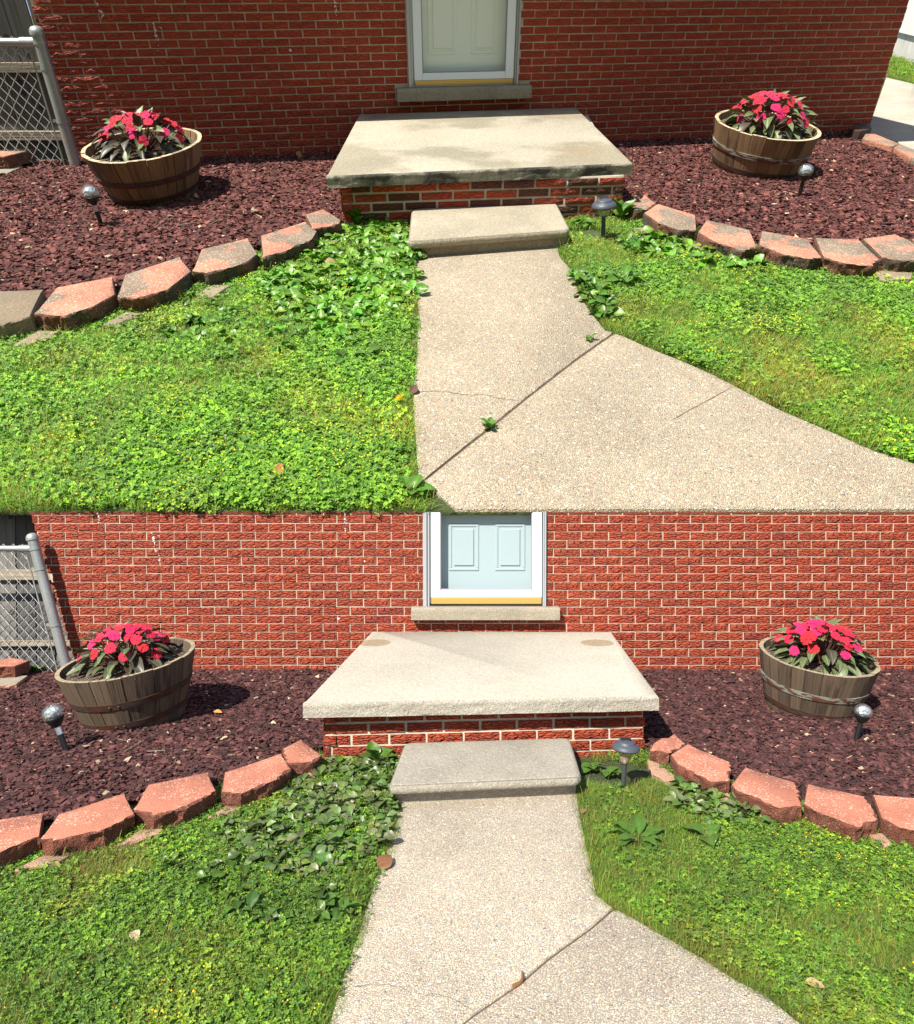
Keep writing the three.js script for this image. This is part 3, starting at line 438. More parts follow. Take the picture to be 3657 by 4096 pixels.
function globeLamp(T, base, top, diam, label, sleeve) { // base on the mulch, globe centre where surveyed
  const { M } = T, root = thing('globe_garden_light', label, 'garden light'), b = T.at(...base, 0.05), g = T.onZ(...top, b.z), ax = g.clone().sub(b), l = ax.length(), R = diam / 2 * T.px(g)[2] / FOCAL; ax.normalize();
  const at = (t) => V(0, t, 0);
  part('pole', tube(at(-0.02), at(l - R * 1.1), R * 0.27, R * 0.27, 14), M.black, root);
  if (sleeve) { part('sleeve', tube(at(l * 0.45), at(l - R * 1.1), R * 0.285, R * 0.285, 14), M.steel, root); }
  const cup = new THREE.LatheGeometry([[0.27, -1.45], [0.34, -1.38], [0.62, -1.02], [0.80, -0.72], [0.86, -0.52], [0.80, -0.48]].map(([x, y]) => new THREE.Vector2(x * R, y * R)), 24); cup.translate(0, l, 0); part('collar', cup, M.black, root);
  const gl = part('globe', globeShape, M.globe, root); gl.position.y = l; gl.scale.setScalar(R);
  const co = part('glint_core', coreShape, M.globeCore, root); co.position.y = l; co.scale.setScalar(R);  // faceted metal core added inside so the globe looks silvery
  T.put(root, b, 0, new THREE.Quaternion().setFromUnitVectors(V(0, 1, 0), ax));
}
function hatLamp(T, base, cap, width, lensBottom, label) {
  const { M } = T, root = thing('solar_path_light', label, 'garden light'), b = T.at(...base, 0), g = T.onZ(...cap, b.z), w = width / 2 * T.px(g)[2] / FOCAL, ax = g.clone().sub(b), l = ax.length(), lb = l - (T.onZ(cap[0], cap[1], b.z).y - T.onZ(cap[0], lensBottom, b.z).y); ax.normalize();
  part('pole', tube(V(0, -0.05, 0), V(0, lb, 0), w * 0.17, w * 0.17, 14), M.greyPole, root);
  const lathe = (pts, seg = 40) => new THREE.LatheGeometry(pts.map(([x, y]) => new THREE.Vector2(x * w, l + y * w)), seg);
  part('cap', lathe([[0.0, -0.22], [0.50, -0.22], [0.98, -0.34], [1.0, -0.26], [0.93, -0.08], [0.72, 0.06], [0.64, 0.07], [0.63, 0.18], [0.54, 0.27], [0.0, 0.32]]), M.grey, root);
  const pan = new THREE.BoxGeometry(w * 0.74, w * 0.03, w * 0.66); pan.rotateX(0.30); pan.translate(0, l + w * 0.30, 0.02 * w); part('solar_panel', pan, M.panel, root);
  const dy = (lb - l) / w; part('lens', lathe([[0.50, -0.225], [0.47, dy * 0.6], [0.36, dy * 0.85], [0.20, dy + 0.02]], 30), M.lens, root);
  part('lens_collar', lathe([[0.0, dy - 0.02], [0.22, dy - 0.02], [0.24, dy + 0.06], [0.0, dy + 0.06]], 20), M.greyPole, root);
  part('bulb', lathe([[0, dy * 0.5], [0.12, dy * 0.55], [0.14, dy * 0.75], [0.1, dy]], 12), M.splash, root);
  T.put(root, b, 0, new THREE.Quaternion().setFromUnitVectors(V(0, 1, 0), ax));
}

// ------------------------------------------------------------------ fence at the left
function fences(T, o) {
  const { M } = T, z = o.z, root = thing('chain_link_fence', o.label, 'fence'), top = T.onZ(...o.top, z), foot = T.onZ(...o.foot, z), ax = top.clone().sub(foot).normalize(), R = o.r, low = foot.clone().addScaledVector(ax, -(foot.y + 0.03) / ax.y), at = (y) => low.clone().addScaledVector(ax, (y - low.y) / ax.y);
  const org = V(low.x, 0, low.z), rel = (v) => v.clone().sub(org);
  const post = part('post', tube(rel(low), rel(top), R, R, 18), M.galv, root), q = new THREE.Quaternion().setFromUnitVectors(V(0, 1, 0), ax);
  const lathe = (pts, p) => { const g = new THREE.LatheGeometry(pts.map(([x, y]) => new THREE.Vector2(x, y)), 20); g.applyQuaternion(q); const c = rel(p); g.translate(c.x, c.y, c.z); return g; };
  part('post_cap', lathe([[R * 1.18, -0.02], [R * 1.2, 0.0], [R * 1.05, 0.018], [R * 0.7, 0.032], [0, 0.038]], top), M.galv, post);
  const railY = T.onZ(...o.rail, z).y, rr = R * 0.62, pr = at(railY);
  for (const y of [railY, railY - 0.16, 0.42 * railY]) { const p = at(y); part('tension_band', merge([lathe([[R * 1.12, -0.012], [R * 1.12, 0.012]], p), box(0.03, 0.02, 0.012, rel(p).x - R * 1.4, rel(p).y, 0)]), M.galv, post); }
  part('top_rail', tube(rel(V(pr.x - 4.5, railY, z)), rel(V(pr.x - R, railY, z)), rr, rr, 12), M.galv, root);
  part('rail_end', tube(rel(V(pr.x - R * 3.2, railY, z)), rel(V(pr.x - R * 0.6, railY, z)), rr * 1.22, rr * 1.22, 12), M.galv, root);
  const bar = [rel(at(0.02)).add(V(-R * 2.1, 0, 0)), rel(at(railY - 0.05)).add(V(-R * 2.1, 0, 0))]; part('tension_bar', tube(bar[0], bar[1], 0.006, 0.006, 6), M.galv, root);
  // woven diamonds
  const d = o.diamond, wires = [], bot = 0.02, X = (y) => at(y).x - R * 1.9; let k = 0;
  for (let x = X(railY) - 3.2; x < X(bot) + 0.1; x += d / 2, k++) {
    for (let y = railY + 0.035, i = 0; y > bot; y -= d * 0.55, i++) {
      const s = (i + k) % 2 ? 1 : -1, a = V(x + s * d / 4, y, z + s * 0.003), b = V(x - s * d / 4, y - d * 0.55, z - s * 0.003); if (a.x > X(Math.min(a.y, railY)) || b.x > X(b.y)) continue;
      wires.push(tube(rel(a), rel(b), o.wire, o.wire, 4));
    }
  }
  part('wire_mesh', merge(wires), M.wire, root);
  T.put(root, org);
  // board fence behind
  const zb = o.zb, bf = thing('board_fence', o.boardLabel, 'fence'), bo = V(T.onZ(0, o.top[1], zb).x, 0, zb), w = o.boardW, right = o.right - bo.x, yt = o.boardTop, r = rng(o.seed);
  const plank = (x, ww, y0, y1, zz, m, ln) => { const g = box(ww, y1 - y0, 0.02, 0, (y1 + y0) / 2, 0); scaleUV(g, 2.2, 1 / 2.2); const u = g.attributes.uv, ou = r(), ov = r(); for (let i = 0; i < u.count; i++) u.setXY(i, u.getX(i) + ou, u.getY(i) + ov); const p = part('board', g, m, bf); p.position.set(x, 0, zz); p.rotation.z = ln; };
  for (let x = right - w / 2 - 0.01, i = 0; x > -2.6; x -= w + 0.012, i++) plank(x, w, 0.0, yt - 0.004 - 0.004 * r(), (r() - 0.5) * 0.008, i % 3 === 1 ? M.boardGrey : M.board, (r() - 0.5) * 0.006);
  for (const [py0, py1] of o.rails) { const a = T.onZ(0, py1, zb + 0.03).y, b = T.onZ(0, py0, zb + 0.03).y, g = box(right + 2.6, b - a, 0.04, (right - 2.6) / 2, (a + b) / 2, 0.034); const u = g.attributes.uv; for (let i = 0; i < u.count; i++) { const t = u.getX(i); u.setXY(i, u.getY(i) * 2.2, t / 2.2); } part('rail', g, M.boardPale, bf); }
  T.put(bf, bo);
}

// ------------------------------------------------------------------ ground cover
const clover = [0, 1, 2, 3].map((k) => {
  const r = rng(900 + k), pos = [], c = [], yellow = k === 3;
  for (let i = 0; i < 30; i++) {
    const a = r() * 6.283, d = Math.sqrt(r()) * 0.055, x = Math.cos(a) * d, z = Math.sin(a) * d, y = 0.008 + 0.022 * r(), size = 0.0028 + 0.0030 * r(), tx = (r() - 0.5) * 1.1, tz = (r() - 0.5) * 1.1, g = r(), base = mix3([0.045, 0.125, 0.008], [0.195, 0.335, 0.022], g * g * 0.5 + g * 0.5), a0 = r() * 6.283, ly = i % 9 === 0 && yellow;
    for (let l = 0; l < 3; l++) {
      const b = a0 + l * 2.094, cxp = x + Math.cos(b) * size * 0.95, czp = z + Math.sin(b) * size * 0.95, ring = [];
      for (let q = 0; q < 5; q++) { const e = q / 5 * 6.283 + b, ex = Math.cos(e) * size * 0.9, ez = Math.sin(e) * size * 0.9; ring.push([cxp + ex, y + (cxp + ex - x) * tx + (czp + ez - z) * tz + 0.002 * Math.abs(Math.sin(e - b)), czp + ez]); }
      const ctr = [cxp, y + (cxp - x) * tx + (czp - z) * tz, czp], sh = 0.85 + 0.3 * r();
      for (let q = 0; q < 5; q++) { pos.push(...ctr, ...ring[(q + 1) % 5], ...ring[q]); for (let v = 0; v < 3; v++) c.push(base[0] * sh * (v ? 1 : 0.85), base[1] * sh * (v ? 1 : 0.85), base[2] * sh); }
    }
    if (ly) for (let q = 0; q < 4; q++) { const e = q * 1.57, f = e + 1.57, s = 0.0030, yy = y + 0.012; pos.push(x, yy + s, z, x + Math.cos(f) * s, yy, z + Math.sin(f) * s, x + Math.cos(e) * s, yy, z + Math.sin(e) * s); for (let v = 0; v < 3; v++) c.push(0.80, 0.56, 0.01); }
  }
  const g = new THREE.BufferGeometry(); g.setAttribute('position', new THREE.Float32BufferAttribute(pos, 3)); g.setAttribute('color', new THREE.Float32BufferAttribute(c, 3)); g.computeVertexNormals(); return g;
});
const blades = [0, 1, 2].map((k) => {
  const r = rng(950 + k), pos = [], c = [];
  for (let i = 0; i < 28; i++) {
    const a = r() * 6.283, d = Math.sqrt(r()) * 0.05, x = Math.cos(a) * d, z = Math.sin(a) * d, h = (0.022 + 0.034 * r() * r()) * (k === 2 ? 1.5 : 1), ben = h * (0.3 + 0.9 * r()), b = r() * 6.283, w = 0.0009 + 0.0011 * r(), px = -Math.sin(b) * w, pz = Math.cos(b) * w, dry = r() < 0.15, base = dry ? [0.25, 0.20, 0.08] : mix3([0.070, 0.160, 0.012], [0.165, 0.285, 0.035], r()), P = [];
    for (let s = 0; s <= 3; s++) { const t = s / 3, q = 1 - t * 0.9; P.push([x + Math.cos(b) * ben * t * t, h * (t - 0.25 * t * t), z + Math.sin(b) * ben * t * t, q]); }
    for (let s = 0; s < 3; s++) { const A = P[s], B = P[s + 1], q = [[A[0] - px * A[3], A[1], A[2] - pz * A[3]], [A[0] + px * A[3], A[1], A[2] + pz * A[3]], [B[0] + px * B[3], B[1], B[2] + pz * B[3]], [B[0] - px * B[3], B[1], B[2] - pz * B[3]]]; for (const v of [0, 1, 2, 0, 2, 3]) { pos.push(...q[v]); const m = 0.7 + 0.3 * (s + (v > 1 ? 1 : 0)) / 3; c.push(base[0] * m, base[1] * m, base[2] * m); } }
  }
  const g = new THREE.BufferGeometry(); g.setAttribute('position', new THREE.Float32BufferAttribute(pos, 3)); g.setAttribute('color', new THREE.Float32BufferAttribute(c, 3)); g.computeVertexNormals(); return g;
});
const broadLeaf = [0, 1, 2].map((k) => { // oval ribbed leaf on a short stalk, tip along +z
  const n = 6, pos = [], c = [], idx = [], W = [0.36, 0.28, 0.42][k], dr = [0.25, 0.1, 0.4][k];
  for (let i = 0; i <= n; i++) { const t = i / n, w = t < 0.2 ? 0.03 : W * Math.pow(Math.sin(Math.PI * clamp((t - 0.17) / 0.84)), 0.7), y = 0.35 * t - (0.3 + dr) * t * t; for (let s = -2; s <= 2; s++) { pos.push(w * s / 2, y + Math.abs(s) * w * 0.16 + 0.03 * Math.sin(t * 14 + s * 2 + k), t); const rib = s === 0 ? 1.25 : Math.abs(s) === 1 ? 0.95 : 1; c.push(0.085 * rib, 0.185 * rib, 0.022 * rib); } }
  for (let i = 0; i < n; i++) for (let s = 0; s < 4; s++) { const a = i * 5 + s, b = a + 5; idx.push(a, b, a + 1, a + 1, b, b + 1); }
  const g = new THREE.BufferGeometry(); g.setAttribute('position', new THREE.Float32BufferAttribute(pos, 3)); g.setAttribute('color', new THREE.Float32BufferAttribute(c, 3)); g.setIndex(idx); g.computeVertexNormals(); return g;
});
const chipShapes = [0, 1, 2, 3].map((k) => { const r = rng(980 + k), g = new THREE.BoxGeometry(1, 0.24, 0.5), p = g.attributes.position, memo = {}; for (let i = 0; i < p.count; i++) { const id = p.getX(i) + '|' + p.getY(i) + '|' + p.getZ(i), m = memo[id] ??= [r() - 0.5, r() - 0.5, r() - 0.5]; p.setXYZ(i, p.getX(i) + m[0] * 0.5, p.getY(i) + m[1] * 0.2, p.getZ(i) + m[2] * 0.35); } g.computeVertexNormals(); return toCreasedNormals(g, 0.3); });
function copies(name, geo, mat, list, parent) { // list of [Matrix4, Color]
  const m = new THREE.InstancedMesh(geo, mat, list.length); m.name = name; m.castShadow = m.receiveShadow = true;
  list.forEach(([x, c], i) => { m.setMatrixAt(i, x); if (c) m.setColorAt(i, c); }); m.userData.kind = 'stuff'; parent.add(m); return m;
}
const D = new THREE.Object3D();
function chips(T, poly, o) { // bark chips over a bed
  const g = tag(new THREE.Group(), o.label, 'mulch', null, 'stuff'); g.name = numbered('bark_mulch'); const r = rng(o.seed), lists = [[], [], [], []], c = new THREE.Color();
  let b = [1e9, -1e9, 1e9, -1e9]; poly.forEach(([x, z]) => { b = [Math.min(b[0], x), Math.max(b[1], x), Math.min(b[2], z), Math.max(b[3], z)]; });
  const n = Math.round((b[1] - b[0]) * (b[3] - b[2]) * o.density);
  for (let i = 0; i < n; i++) {
    const x = lerp(b[0], b[1], r()), z = lerp(b[2], b[3], r()); if (!inside([x, z], poly) || (o.keep && !o.keep(x, z))) { r(); continue; }
    const q = T.px(V(x, 0.05, z)); if (q[0] < -260 || q[0] > 3900) continue;
    const s = 0.017 + 0.030 * r() * r(); D.position.set(x, 0.043 + r() * 0.016, z); D.rotation.set((r() - 0.5) * 0.9, r() * 6.283, (r() - 0.5) * 0.7); D.scale.set(s, s * 0.8, s * (0.7 + r() * 0.6)); D.updateMatrix();
    const t = r(), k = 0.55 + 0.9 * r(), pale = r() < 0.012; const m = pale ? [0.42, 0.31, 0.20] : mix3(o.dark, o.light, t * t); c.setRGB(m[0] * k, m[1] * k, m[2] * k);
    lists[i & 3].push([D.matrix.clone(), c.clone()]);
  }
  lists.forEach((l, k) => copies('bark_chip', chipShapes[k], T.M.chip, l, g)); T.put(g);
}
function lawn(T, o) { // mown grass and clover
  const g = tag(new THREE.Group(), o.label, 'grass', null, 'stuff'); g.name = numbered('grass'); const r = rng(o.seed), L = { c: [[], [], [], []], b: [[], [], []] }, c = new THREE.Color(), [x0, x1, z0, z1] = o.box, n = Math.round((x1 - x0) * (z1 - z0) * o.density), dark = o.tone;
  for (let i = 0; i < n; i++) {
    const x = lerp(x0, x1, r()), z = lerp(z0, z1, r()), e = o.ok(x, z); if (e <= 0) continue;
    const q = T.px(V(x, 0.01, z)); if (q[0] < -420 || q[0] > 4080 || q[1] > 4500) continue;
    const big = n2(x * 2.2 + 50, z * 2.2 + 50, o.seed), fine = n2(x * 9, z * 9, o.seed + 5), dry = smooth(0.56, 0.80, n2(x * 3.7 + 9, z * 3.7, o.seed + 2)) * 0.8, grassy = r() < lerp(o.grassy[0], o.grassy[1], smooth(0.35, 0.65, big)) + (e < 0.06 ? 0.35 : 0);
    const k = lerp(0.72, 1.22, fine) * (0.85 + 0.3 * r()) * dark, s = (0.8 + 0.5 * r()) * lerp(T.up ? 0.35 : 0.7, 1, smooth(0, 0.06, e));
    c.setRGB(k * lerp(1, 1.45, dry), k * lerp(1, 1.02, dry), k * lerp(1, 1.6, dry));
    D.position.set(x, 0.0, z); D.rotation.set((r() - 0.5) * 0.25, r() * 6.283, (r() - 0.5) * 0.25); D.scale.set(s, s * (0.8 + 0.5 * r()) * (o.tall ?? 1), s); D.updateMatrix();
    if (grassy) L.b[r() < (e < 0.06 ? 0.25 : 0.03) ? 2 : Math.floor(r() * 2)].push([D.matrix.clone(), c.clone()]);
    else L.c[r() < o.yellow(x, z) ? 3 : Math.floor(r() * 3)].push([D.matrix.clone(), c.clone()]);
  }
  L.c.forEach((l, k) => l.length && copies(k === 3 ? 'flowering_clover' : 'clover', clover[k], T.M.green, l, g)); L.b.forEach((l, k) => l.length && copies('grass_blades', blades[k], T.M.green, l, g)); T.put(g);
}
function weeds(T, poly, o) { // patch of broad leaves too dense to count
  const g = tag(new THREE.Group(), o.label, 'weeds', null, 'stuff'); g.name = numbered('broadleaf_weeds'); const r = rng(o.seed), L = [[], [], []], c = new THREE.Color(); let b = [1e9, -1e9, 1e9, -1e9]; poly.forEach(([x, z]) => { b = [Math.min(b[0], x), Math.max(b[1], x), Math.min(b[2], z), Math.max(b[3], z)]; });
  for (let i = 0; i < o.plants; i++) {
    const x = lerp(b[0], b[1], r()), z = lerp(b[2], b[3], r()); if (!inside([x, z], poly)) continue;
    const n = 4 + Math.floor(r() * 4), a0 = r() * 6.28, S = (0.040 + 0.040 * r()) * (o.size ?? 1), tone = o.tone * (0.7 + 0.6 * r()), lime = r();
    for (let k = 0; k < n; k++) {
      D.position.set(x + (r() - 0.5) * 0.02, 0.014 + r() * 0.028, z + (r() - 0.5) * 0.02); D.rotation.order = 'YXZ'; D.rotation.set(0.15 - 0.95 * r(), a0 + k * 6.283 / n + (r() - 0.5) * 0.9, (r() - 0.5) * 1.5); D.scale.set(S * (0.8 + r() * 0.4), S, S * (0.75 + 0.5 * r())); D.updateMatrix();
      const gy = (o.grey ?? 0) * r(), tv = tone * (0.7 + 0.6 * r()); c.setRGB(tv * (0.8 + 0.5 * lime + 0.85 * gy), tv * (0.92 + 0.15 * r()), tv * (1 + 2.6 * gy)); L[Math.floor(r() * 3)].push([D.matrix.clone(), c.clone()]);
    }
  }
  D.rotation.order = 'XYZ'; L.forEach((l, k) => l.length && copies('weed_leaf', broadLeaf[k], T.M.weed, l, g)); T.put(g);
}
function weedPlant(T, pxy, o) {
  const root = thing('weed_plant', o.label, 'weed', o.group), r = rng(o.seed), n = o.n;
  for (let k = 0; k < n; k++) { const m = part('leaf', broadLeaf[o.narrow ? 1 : k % 3], T.M.weed, root), S = o.size * (0.75 + 0.5 * r()); m.rotation.order = 'YXZ'; m.rotation.set(-(o.up ?? 0.3) * (0.5 + r()), k * 6.283 / n + (r() - 0.5) * 0.6, (r() - 0.5) * 0.6); m.scale.set(S * (o.narrow ? 0.8 : 1), S, S); m.position.y = 0.008 + 0.01 * r(); }
  T.put(root, T.at(...pxy, 0));
}
function bloom(T, pxy, label, cat, mat, size, h = 0.03, group) { // dandelion or clover head
  const root = thing(cat === 'dandelion' ? 'dandelion' : 'clover_flower', label, cat, group), r = rng(Math.round(pxy[0])), gs = [];
  for (let k = 0; k < 40; k++) { const a = k * 2.39996, rr = Math.sqrt((k + 0.5) / 40), q = new THREE.ConeGeometry(size * 0.14, size * 0.9, 4); q.translate(0, size * 0.45, 0); q.rotateX((cat === 'dandelion' ? 1.35 : 1.2) * rr); q.rotateY(a); gs.push(q); }
  const hd = merge(gs); if (cat !== 'dandelion') hd.scale(0.8, 1.1, 0.8); hd.translate(0, h, 0); part('flower_head', hd, mat, root); part('stem', tube(V(0, -0.005, 0), V(0.002, h, 0), 0.0018, 0.0015, 6), T.M.stem, root); T.put(root, T.at(...pxy, h * 0.6).setY(0), 0, new THREE.Quaternion().setFromAxisAngle(V(1, 0, 0), 0.35));
}
function fallenLeaf(T, pxy, label, colr, size, h = 0.02, yaw = 0, tiltx = 0.3) {
  const g = leafShapes[Math.abs(Math.round(yaw * 3)) % 3].clone(); g.translate(0, 0, -0.5); g.scale(size * 1.5, size, size); const o = new THREE.Mesh(g, std({ color: colr, rough: 0.75, two: true })); o.name = numbered('fallen_leaf'); tag(o, label, 'leaf'); T.put(o, T.at(...pxy, h), yaw, new THREE.Quaternion().setFromAxisAngle(V(1, 0, 0), tiltx)); return o;
}
function sheet(T, name, poly, y, mat, uvs = 1, kind = 'structure', depth = 0.06) { const g = solid(poly, y - depth, y, { chamfer: 0.001, uvTop: uvs }), m = new THREE.Mesh(g, [mat, mat]); m.name = numbered(name); m.castShadow = m.receiveShadow = true; m.userData.kind = kind; T.put(m); return m; }

const WALL_Z = -5.65, LAWN_EDGE = WALL_Z - 0.002;
const A = new Terrace(1, EYE, PITCH_LOW, false);
const B = new Terrace(-LAWN_EDGE / Math.cos(PITCH_LOW) * Math.sin(PITCH_UP) / 1.29, 1.29, PITCH_UP, true);
const pts = (T, l, h = 0) => l.map(([x, y]) => xz(T.at(x, y, h)));

// ---------------- ground and paths
sheet(A, 'ground', [[-220, 220], [220, 220], [220, -9], [-220, -9]], 0, A.M.turf, 1.4);
const EDGE_B = -1.29 / Math.tan(PITCH_UP);
sheet(B, 'ground', [[-16, EDGE_B], [16, EDGE_B], [16, -60], [-16, -60]], 0, B.M.turf, 1.4, 'structure', 0.012);
{ // the bank that carries the upper terrace beyond the ends of the lower house
  const g = merge([box(38, 2.6, 0.5, -22.2, 0.7, -7.2), box(34, 1.5, 0.5, 22, 0.55, -5.95)]), m = new THREE.Mesh(g, A.M.turf); m.name = 'earth_bank'; m.userData.kind = 'structure'; A.put(m);
}
function strip(T, line, w, y, jit, seed) { // thin crack or joint along a line of ground points
  const r = rng(seed), P = []; for (let i = 0; i < line.length - 1; i++) { const [a, b] = [line[i], line[i + 1]], n = Math.max(1, Math.round(Math.hypot(b[0] - a[0], b[1] - a[1]) / 0.02)); for (let k = 0; k < n; k++) P.push([lerp(a[0], b[0], k / n) + (r() - 0.5) * jit, lerp(a[1], b[1], k / n) + (r() - 0.5) * jit]); } P.push(line[line.length - 1]);
  const pos = [], idx = []; P.forEach((p, i) => { const a = P[Math.max(0, i - 1)], b = P[Math.min(P.length - 1, i + 1)], l = Math.hypot(b[0] - a[0], b[1] - a[1]) || 1, nx = -(b[1] - a[1]) / l, nz = (b[0] - a[0]) / l, ww = w * (0.4 + 0.8 * r()) / 2 * (i === 0 || i === P.length - 1 ? 0.2 : 1); pos.push(p[0] + nx * ww, y, p[1] + nz * ww, p[0] - nx * ww, y, p[1] - nz * ww); if (i) { const q = i * 2; idx.push(q - 2, q, q - 1, q - 1, q, q + 1); } });
  const g = new THREE.BufferGeometry(); g.setAttribute('position', new THREE.Float32BufferAttribute(pos, 3)); g.setIndex(idx); g.computeVertexNormals(); return g;
}
function path(T, slabs, bed, cracks) {
  const root = new THREE.Group(); root.name = numbered('path'); root.userData.kind = 'structure';
  slabs.forEach((s, i) => part('slab', solid(pts(T, s), T.up ? -0.003 : -0.06, 0.012, { chamfer: 0.004, seg: 0.05, seed: i + 1 }), [T.M.path, T.M.path], root));
  part('joint_dirt', solid(pts(T, bed), T.up ? -0.003 : -0.05, 0.006, { chamfer: 0.001 }), [T.M.joint, T.M.joint], root);
  cracks.forEach(([l, w, j], i) => part('crack', strip(T, pts(T, l), w, 0.0135, j, 40 + i), T.M.joint, root)); T.put(root); return root;
}
const jA = [[1330, 4494], [1860, 4096], [1900, 4065], [2074, 3947], [2187, 3847], [2361, 3721], [2448, 3645]], off = (l, dx, dy) => l.map(([x, y]) => [x + dx, y + dy]);
const leftA = [[1590, 3212], [1588, 3299], [1566, 3360], [1549, 3409], [1522, 3469], [1505, 3525], [1444, 3718], [1376, 3912], [1323, 4095], [1215, 4494]], rightA = [[2308, 3186], [2320, 3269], [2345, 3392], [2361, 3452], [2387, 3591], [2448, 3641]];
const lowA = [[2462, 3652], [2508, 3669], [2639, 3748], [2800, 3839], [2943, 3934], [3074, 4004], [3179, 4092], [3600, 4420], [3600, 4900], [1120, 4900], [1206, 4520], [1320, 4516]];
path(A, [[...leftA, ...jA, ...rightA.slice().reverse()], [...lowA, ...off(jA, 4, 9)]], [...jA, ...off(jA, 10, 14).reverse()],
  [[[[1405, 3965], [1480, 3955], [1579, 3960], [1650, 3985], [1714, 4003], [1780, 4002], [1840, 4027], [1897, 4062]], 0.0022, 0.004]]);
const jB = [[1676, 1944], [1714, 1914], [1879, 1782], [1982, 1700], [2092, 1609], [2285, 1458], [2384, 1387], [2450, 1341]];
const leftB = [[1655, 1015], [1663, 1100], [1668, 1182], [1675, 1255], [1668, 1431], [1656, 1560], [1654, 1612], [1659, 1695], [1668, 1832], [1676, 1942]], rightB = [[2228, 985], [2240, 1035], [2291, 1094], [2320, 1193], [2362, 1255], [2422, 1332], [2450, 1339]];
const lowB = [[2460, 1345], [2504, 1359], [2587, 1398], [2724, 1453], [2850, 1509], [2974, 1574], [3124, 1654], [3323, 1739], [3498, 1818], [3657, 1866], [3950, 1960], [4200, 2047.6], [1824, 2047.6], [1769, 1997], [1700, 1962]];
path(B, [[...leftB, ...jB, ...rightB.slice().reverse()], [...lowB, ...off(jB, 4, 6)]], [...jB, ...off(jB, 8, 9).reverse()],
  [[[[1673, 1578], [1770, 1577], [1850, 1590], [1940, 1592], [2000, 1608], [2086, 1612]], 0.003, 0.005], [[[2924, 1560], [2850, 1602], [2750, 1656], [2690, 1690]], 0.004, 0.001]]);
const pathA = pts(A, [...leftA, [1120, 4900], [3600, 4900], ...lowA.slice(0, 8).reverse(), ...rightA.slice().reverse()]), pathB = pts(B, [...leftB, [1700, 1962], [1769, 1997], [1824, 2047.6], [4200, 2047.6], ...lowB.slice(0, 11).reverse(), ...rightB.slice().reverse()]);

// ---------------- houses
const hA = house(A, {
  label: 'sunlit house of rock-faced red brick behind the lower porch, with storm door', origin: V(-3.434, 0, WALL_Z), yaw: 0, length: 8.6, height: EYE + WALL_Z * Math.tan(PITCH_LOW), rake: (y) => (1.3234 - y) * 0.283,
  brickBase: 0.0207, course: 0.0675, brick: 0.2188, joint: 0.0068, shift: 0.06, seed: 11, bed: 0.05, porch: [2.74, 4.66, 0.36], 
  door: { y: 2240, frame: [1694, 2184], panel: [1722, 2170], glass: [1761, 2130], glassY: 2360, railY: 2390, kickY: 2416, sillTop: 2431, sillBottom: 2480, sill: [1645, 2240], panelBottom: 2282 },
  drips: [[392, 2052, 402, 2112, 26, 0.012], [608, 2128, 640, 2262, 60, 0.014], [1380, 2050, 1388, 2142, 50, 0.012], [634, 2140, 640, 2160, 8, 0.006], [1186, 2240, 1188, 2258, 8, 0.006], [1456, 2244, 1458, 2252, 5, 0.004], [1352, 2470, 1360, 2480, 14, 0.02]],
});
const WL = B.at(312, 650, 0.05).setY(0), WR = B.at(3475, 522, 0.05).setY(0), YAW = Math.atan2(WL.z - WR.z, WR.x - WL.x);
const hB = house(B, {
  label: 'shaded red brick house with pale mortar joints behind the upper porch, with storm door', origin: WL, yaw: YAW, length: Math.hypot(WR.x - WL.x, WR.z - WL.z), height: 1.95,
  brickBase: -0.006, course: 0.0555, brick: 0.212, joint: 0.0072, shift: 0.03, seed: 12, bed: 0.05, porch: [2.29, 4.28, 0.335], 
  door: { y: 170, frame: [1629, 2078], panel: [1652, 2062], glass: [1688, 2027], glassY: 289, railY: 318, kickY: 340, sillTop: 349, sillBottom: 400, sill: [1588, 2128], panelBottom: 216 },
  drips: [[388, 8, 416, 84, 40, 0.012], [614, 92, 645, 222, 60, 0.014], [1340, 2, 1350, 98, 50, 0.012], [640, 105, 645, 122, 8, 0.006], [1160, 195, 1162, 210, 8, 0.006], [1480, 498, 1490, 520, 14, 0.02]], roof: [-0.22, 0.40, 1.97], side: true,
});

